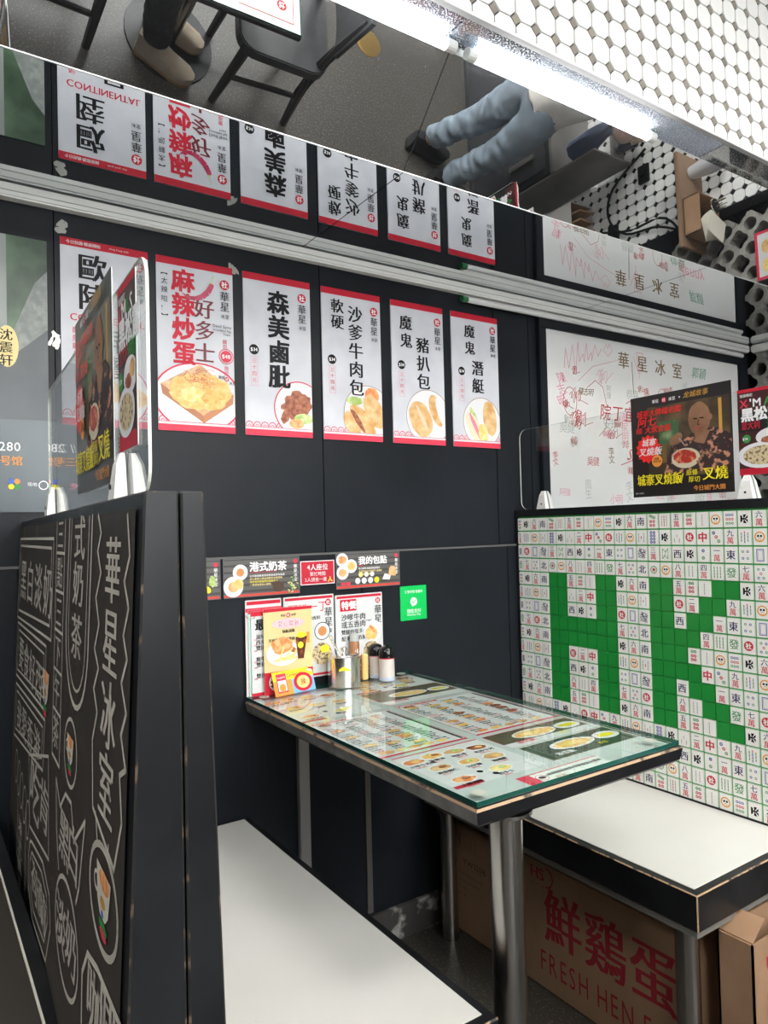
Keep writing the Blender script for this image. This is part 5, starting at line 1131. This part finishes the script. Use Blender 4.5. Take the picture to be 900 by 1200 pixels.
for k in range(14): 
    a = .05*k-.3; ca, sa = math.cos(a), math.sin(a); U_, V_ = Vector((ca*.06, sa*.06, 0)), Vector((-sa*.05, ca*.05, 0)); P_ = Vector((2.965+.001*k, -1.000, 1.3615+.0022*k)); P_.y = -1.045; P_.x = 2.99; P_.z += .001
    MB().prism([P_-U_-V_, P_+U_-V_, P_+U_+V_, P_-U_+V_], (0, 0, .0012), mat('cream_paper', (.72, .68, .58), .7)).build('sheet', t)
# cables & sockets on the tiled end wall
for k, (pts, lb_c) in enumerate((([(EX-.012, -1.62, 1.0), (EX-.02, -1.50, .80), (EX-.015, -1.36, .76), (EX-.015, -1.24, .86), (EX-.02, -1.20, 1.05), (EX-.02, -1.10, 1.22)], 'black power cable looping over the octagon tiles'), ([(EX-.02, -1.30, .72), (EX-.03, -1.24, .90), (EX-.03, -1.22, 1.10), (EX-.03, -1.00, 1.24)], 'second black cable running up to the wall shelf'))):
    P_ = []
    V3 = [Vector(p) for p in pts]
    for i in range(len(V3)-1):
        p0, p1, p2, p3 = V3[max(0, i-1)], V3[i], V3[i+1], V3[min(len(V3)-1, i+2)]
        for q in range(5):
            s_ = q/5; P_.append(.5*((2*p1)+(p2-p0)*s_+(2*p0-5*p1+4*p2-p3)*s_*s_+(3*p1-p0-3*p2+p3)*s_**3))
    P_.append(V3[-1]); o = MB().tube(P_, .006, INK, 8).build('power_cable', smooth=True); tag(o, lb_c, 'cable')
for k, (y, z) in enumerate(((-1.50, .98), (-1.27, .78))):
    t = thing('wall_socket', ('black wall socket above the carton on the octagon tiles', 'black plug block low on the octagon tiles')[k], 'socket', (EX-.01, y, z)); MB().box((EX-.018, y-.045, z-.03), (EX-.001, y+.045, z+.03), INK).build('plate', t, bevel=.003); MB().box((EX-.040, y-.015, z-.015), (EX-.019, y+.015, z+.015), INK).build('plug', t, bevel=.003)
# pink menu on the breeze wall
t = thing('pink_menu', 'pink bordered food menu hung on the breeze blocks', 'menu', (EX-.01, -.88, 1.50)); MB().box((EX-.010, -.985, 1.505), (EX-.002, -.775, 1.80), PAPERW).build('board', t)
c = Canvas((EX-.0105, -.775, 1.505), (0, -1, 0), (0, 0, 1)); c.frame(0, 0, .21, .295, .012, REDP); c.lift(); 
for k in range(4): c.blob(.06+.08*(k % 2), .05+.07*(k//2), .03, .022, (FRIES, BUN, EGG, TOM)[k], n=14)
c.row('下午茶', .03, .25, .04, RED, off=.03); c.make('print', t)
# dark leaflet holder standing at the back edge behind the mahjong partition
t = stand_poster('leaflet_holder', 'small rounded pink and black leaflet holder behind the mahjong partition', (1.93, -.80, 1.2), (0, -1, 0), .12, .11, lambda c, w, h, t: (c.rect(0, 0, w, h, PLATE), c.lift(), c.rect(.008, .008, w-.008, h-.008, CRIM), c.lift(), c.blob(w*.5, h*.5, .03, .02, INK), c.make('print', t)))
t_ = thing('booth_divider', 'plain black partition behind the mahjong bench', 'partition', (1.95, -.5, 0)); MB().box((1.92, -.95, 0), (1.98, -.004, 1.198), BLACK).build('panel', t_, bevel=.003)

# ================================================================ PEOPLE
def skin(name, chains, M, parent, sub=2, root=0, wrinkle=0):
    """chains: list of [(x,y,z,r), ...]; vertices closer than 1 mm are merged"""
    V, R_, E = [], [], []
    def vid(p):
        for i, q in enumerate(V):
            if (Vector(q)-Vector(p[:3])).length < .001: return i
        V.append(tuple(p[:3])); R_.append(p[3]); return len(V)-1
    for ch in chains:
        ids = [vid(p) for p in ch]
        for a, b in zip(ids[:-1], ids[1:]): E.append((a, b))
    me = bpy.data.meshes.new(name); me.from_pydata(V, E, []); o = bpy.data.objects.new(name, me); COL.objects.link(o)
    md = o.modifiers.new('skin', 'SKIN'); sk = me.skin_vertices[0].data
    for i, r in enumerate(R_): sk[i].radius = (r, r) if not isinstance(r, tuple) else r; sk[i].use_root = (i == root)
    md.use_smooth_shade = True; s2 = o.modifiers.new('sub', 'SUBSURF'); s2.levels = sub; s2.render_levels = sub
    bpy.context.view_layer.update(); nm = bpy.data.meshes.new_from_object(o.evaluated_get(bpy.context.evaluated_depsgraph_get()))
    bpy.data.objects.remove(o); nm.name = name
    if wrinkle:
        from mathutils import noise as NZ
        for v in nm.vertices:
            q = v.co; k = NZ.noise(Vector((q.x*9, q.y*9, q.z*20+4*NZ.noise(q*6))))+.5*NZ.noise(Vector((q.x*30, q.y*30, q.z*40)))
            v.co = q+v.normal*k*wrinkle
    nm.materials.clear(); nm.materials.append(M); o = bpy.data.objects.new(name, nm); COL.objects.link(o)
    for p in nm.polygons: p.use_smooth = True
    attach(o, parent); return o
SKIN = mat('skin', (.50, .27, .18), .5); HAIR = mat('black_hair', (.015, .012, .01), .5)
def hand(wrist, d, side, M, parent, curl=.5):
    w = Vector(wrist); d = Vector(d).normalized(); s = Vector(side).normalized(); n = d.cross(s).normalized(); ch = []
    palm = w+d*.045; ch.append([(*w, .026), (*palm, .034)])
    for i, (o_, L_) in enumerate(((-.030, .062), (-.010, .072), (.010, .068), (.029, .055))):
        b = w+d*.080+s*o_; ch.append([(*palm, .034), (*b, .0098), (*(b+d*L_*.45+n*L_*.15*curl), .0088), (*(b+d*L_*.75+n*L_*.55*curl), .0078), (*(b+d*L_*.85+n*L_*.95*curl), .0065)])
    tb_ = w+d*.03-s*.030; ch.append([(*(w+d*.02), .026), (*tb_, .012), (*(tb_+d*.025-s*.020+n*.01), .010), (*(tb_+d*.048-s*.026+n*.02), .008)])
    return skin('hand', ch, M, parent, 1)
def head(P, fwd, parent, M=SKIN):
    P = Vector(P); f = Vector(fwd).normalized(); s = f.cross(Vector((0, 0, 1))).normalized(); u = Vector((0, 0, 1)); bm = bmesh.new(); bmesh.ops.create_uvsphere(bm, u_segments=28, v_segments=20, radius=1)
    for v in bm.verts:
        x, y, z = v.co; k = 1-.28*max(0, -z)**1.5; jaw = .10*max(0, -z)*max(0, x)
        nose = .22*math.exp(-((y/.16)**2+((z+.15)/.22)**2)) if x > 0 else 0; eye = -.06*sum(math.exp(-(((y-q)/.16)**2+((z-.05)/.13)**2)) for q in (-.36, .36)) if x > 0 else 0
        r = Vector((0, 0, 0))+f*(x*.095*k+(nose+eye+jaw)*.1)+s*(y*.075*k)+u*(z*.118); v.co = P+r
    me = bpy.data.meshes.new('head'); bm.to_mesh(me); bm.free(); me.materials.append(M); o = bpy.data.objects.new('head', me); COL.objects.link(o)
    for p in me.polygons: p.use_smooth = True
    attach(o, parent)
    for q in (-1, 1):
        MB().lathe([(.002, 0), (.017, .004), (.013, .010), (.003, .008)], P+s*q*.074+u*-.005, M, 12, tuple(s*q)).build('ear', o, smooth=True)
        MB().lathe([(.011, 0), (.008, .004), (.002, .006)], P+f*.083+s*q*.027+u*.006, WPRINT, 10, tuple(f)).build('eye', o, smooth=True)
    MB().lathe([(.018, 0), (.012, .004)], P+f*.083-u*.055, mat('lips', (.40, .12, .10), .5), 10, tuple(f)).build('mouth', o)
    bm = bmesh.new(); bmesh.ops.create_uvsphere(bm, u_segments=24, v_segments=16, radius=1); 
    dele = [v for v in bm.verts if v.co.z < -.25 or (v.co.x > .55 and v.co.z < .45)]; bmesh.ops.delete(bm, geom=dele, context='VERTS')
    for v in bm.verts:
        x, y, z = v.co; v.co = P+f*(x*.103-.006)+s*(y*.083)+u*(z*.126+.004)
    me = bpy.data.meshes.new('hair'); bm.to_mesh(me); bm.free(); me.materials.append(HAIR); h_ = bpy.data.objects.new('hair', me); COL.objects.link(h_); attach(h_, parent)
    for p in me.polygons: p.use_smooth = True
def shoe(P, fwd, M, MS, parent, L_=.27):
    P = Vector(P); f = Vector(fwd).normalized(); s = Vector((-f.y, f.x, 0)); prof = []
    outl = [(-.075, .0), (-.072, .030), (-.03, .036), (.04, .040), (.10, .046), (.155, .040), (.185, .018), (.19, 0)]
    pts = outl+[(x, -y) for x, y in outl[-2:0:-1]]
    k = L_/.265
    MB().prism([P+f*x*k+s*y*k+Vector((0, 0, .001)) for x, y in pts], (0, 0, .024), MS).build('sole', parent, bevel=.004)
    lay = [(1, .0255), (.98, .05), (.93, .07), (.62, .095), (.42, .125)]; vs = []; fs = []; n = len(pts)
    for q, z in lay:
        for x, y in pts:
            xx = x if q > .9 else (-.075+(x+.075)*q); vs.append(P+f*xx*k+s*y*min(1, q+.2)*k+Vector((0, 0, z)))
    for j in range(len(lay)-1):
        for i in range(n): fs.append((j*n+i, j*n+(i+1) % n, (j+1)*n+(i+1) % n, (j+1)*n+i))
    fs.append(tuple(range((len(lay)-1)*n, len(lay)*n))); fs.append(tuple(range(n))[::-1])
    mb = MB(); mb.add(vs, fs, M); mb.build('shoe', parent, smooth=True)
def person(label, J, shirtM, trouM, shoeM, soleM, face_dir, feet_dir, sleeve=True):
    t = thing('person', label, 'person', (J['pelvis'][0], J['pelvis'][1], 0)); g = lambda k, r: (*J[k], r)
    skin('body', [[g('pelvis', .10), g('waist', .095), g('chest', .12), g('neckb', .06), g('neck', .05), g('headb', .05)],
                  [g('chest', .12), g('lsh', .058), g('lel', .042), g('lwr', .029)], [g('chest', .12), g('rsh', .058), g('rel', .042), g('rwr', .029)],
                  [g('pelvis', .10), g('lhip', .085), g('lkn', .055), g('lan', .038)], [g('pelvis', .10), g('rhip', .085), g('rkn', .055), g('ran', .038)]], SKIN, t, 1)
    def mid(a, b, k): return tuple(Vector(J[a]).lerp(Vector(J[b]), k))
    def tl(hip, kn, an):
        return [g('pelvis', .135), g(hip, .112), (*mid(hip, kn, .5), .094), g(kn, .078), (*mid(kn, an, .25), .073), (*mid(kn, an, .5), .070), (*mid(kn, an, .75), .066), (*mid(kn, an, .93), .068)]
    skin('trousers', [[(*mid('pelvis', 'waist', .55), .125), g('pelvis', .135)], tl('lhip', 'lkn', 'lan'), tl('rhip', 'rkn', 'ran')], trouM, t, 3, 1, wrinkle=.013)
    skin('shirt', [[(*(Vector(J['pelvis'])-Vector((0, 0, .05))), .165), g('waist', .150), g('chest', .155), g('neckb', .075)], [g('chest', .155), g('lsh', .085), (*mid('lsh', 'lel', .45), .070), (*mid('lsh', 'lel', .8), .070)], [g('chest', .155), g('rsh', .085), (*mid('rsh', 'rel', .45), .070), (*mid('rsh', 'rel', .8), .070)]], shirtM, t, 3, 1, wrinkle=.016)
    head(J['head'], face_dir, t)
    for h_, e, sd in (('lwr', 'lel', 1), ('rwr', 'rel', -1)):
        d = Vector(J[h_])-Vector(J[e]); s = d.cross(Vector((0, 0, 1)))
        if s.length < .01: s = Vector((1, 0, 0))
        hand(J[h_], d, s*sd, SKIN, t)
    for a in ('lan', 'ran'): shoe((J[a][0], J[a][1], .0), feet_dir, shoeM, soleM, t)
    return t
TEE = mat('cream_tee', (.74, .71, .64), .8, noise=(8, (.50, .48, .43), .4, .7), bump=.4, bscale=14); DEN = mat('blue_grey_trousers', (.22, .27, .32), .8, noise=(12, (.28, .335, .39), .4, .7), bump=.6, bscale=12)
JA = dict(pelvis=(2.53, -1.78, .90), waist=(2.56, -1.76, 1.03), chest=(2.62, -1.72, 1.25), neckb=(2.66, -1.70, 1.42), neck=(2.68, -1.70, 1.47), headb=(2.69, -1.70, 1.52), head=(2.71, -1.70, 1.60),
          lsh=(2.64, -1.53, 1.38), lel=(2.72, -1.50, 1.14), lwr=(2.84, -1.66, 1.02), rsh=(2.66, -1.88, 1.38), rel=(2.74, -1.97, 1.12), rwr=(2.88, -1.86, 1.00),
          lhip=(2.54, -1.69, .86), lkn=(2.56, -1.70, .47), lan=(2.52, -1.735, .09), rhip=(2.53, -1.87, .86), rkn=(2.50, -1.89, .47), ran=(2.41, -1.93, .09))
person('person in cream tee and grey-blue trousers standing at the counter, seen in the mirror', JA, TEE, DEN, mat('black_shoe', (.015, .015, .018), .4), mat('black_sole', (.02, .02, .02), .6), (1, .0, -.3), (1, .1, 0))
DK = mat('black_trousers', (.02, .02, .024), .8)
JB = dict(pelvis=(.46, -2.05, .56), waist=(.43, -2.05, .70), chest=(.44, -2.05, .93), neckb=(.46, -2.05, 1.10), neck=(.47, -2.05, 1.15), headb=(.48, -2.05, 1.20), head=(.50, -2.05, 1.28),
          lsh=(.46, -1.87, 1.06), lel=(.56, -1.83, .86), lwr=(.78, -1.90, .79), rsh=(.46, -2.23, 1.06), rel=(.56, -2.27, .86), rwr=(.78, -2.20, .79),
          lhip=(.50, -1.96, .55), lkn=(.86, -1.94, .54), lan=(.93, -1.93, .09), rhip=(.50, -2.14, .55), rkn=(.86, -2.15, .54), ran=(.98, -2.10, .09))
person('person in black seated at the aisle table with a beige boot, seen in the mirror', JB, mat('dark_jumper', (.03, .03, .035), .8), DK, mat('beige_suede', (.36, .29, .22), .8, noise=(20, (.42, .35, .27), .4, .7)), mat('tan_sole', (.30, .18, .09), .7), (1, 0, -.2), (.9, .35, 0))
# dark denim cloth held in the hand
t = thing('denim_cloth', 'dark blue denim cloth hanging from the standing customer hand', 'cloth', (2.87, -1.68, .9)); mb = MB(); n = 10; vs = []; fs = []
for j in range(7):
    for i in range(n):
        a = 2*math.pi*i/n; r = .030+.008*j+.008*math.sin(3*a+j); vs.append((2.87+r*math.cos(a), -1.70+r*.8*math.sin(a)+.006*j, 1.00-.042*j))
for j in range(6):
    for i in range(n): fs.append((j*n+i, j*n+(i+1) % n, (j+1)*n+(i+1) % n, (j+1)*n+i))
fs += [tuple(range(n)), tuple(range(6*n, 7*n))]; mb.add(vs, fs, mat('denim', (.03, .045, .09), .9, bump=.5)); mb.build('cloth', t, smooth=True)
# papers under the customer's arm area
t = thing('newspaper_bundle', 'folded bundle of pale papers on the counter end', 'paper', (2.86, -2.1, .663))
for k in range(8): MB().box((2.81+.004*k, -2.22+.006*k, .663+.006*k), (2.98, -2.02, .668+.006*k), mat('cream_paper', (.72, .68, .58), .7)).build('sheet', t)

COL.objects.unlink(_fo); bpy.data.objects.remove(_fo); bpy.data.curves.remove(_fc)
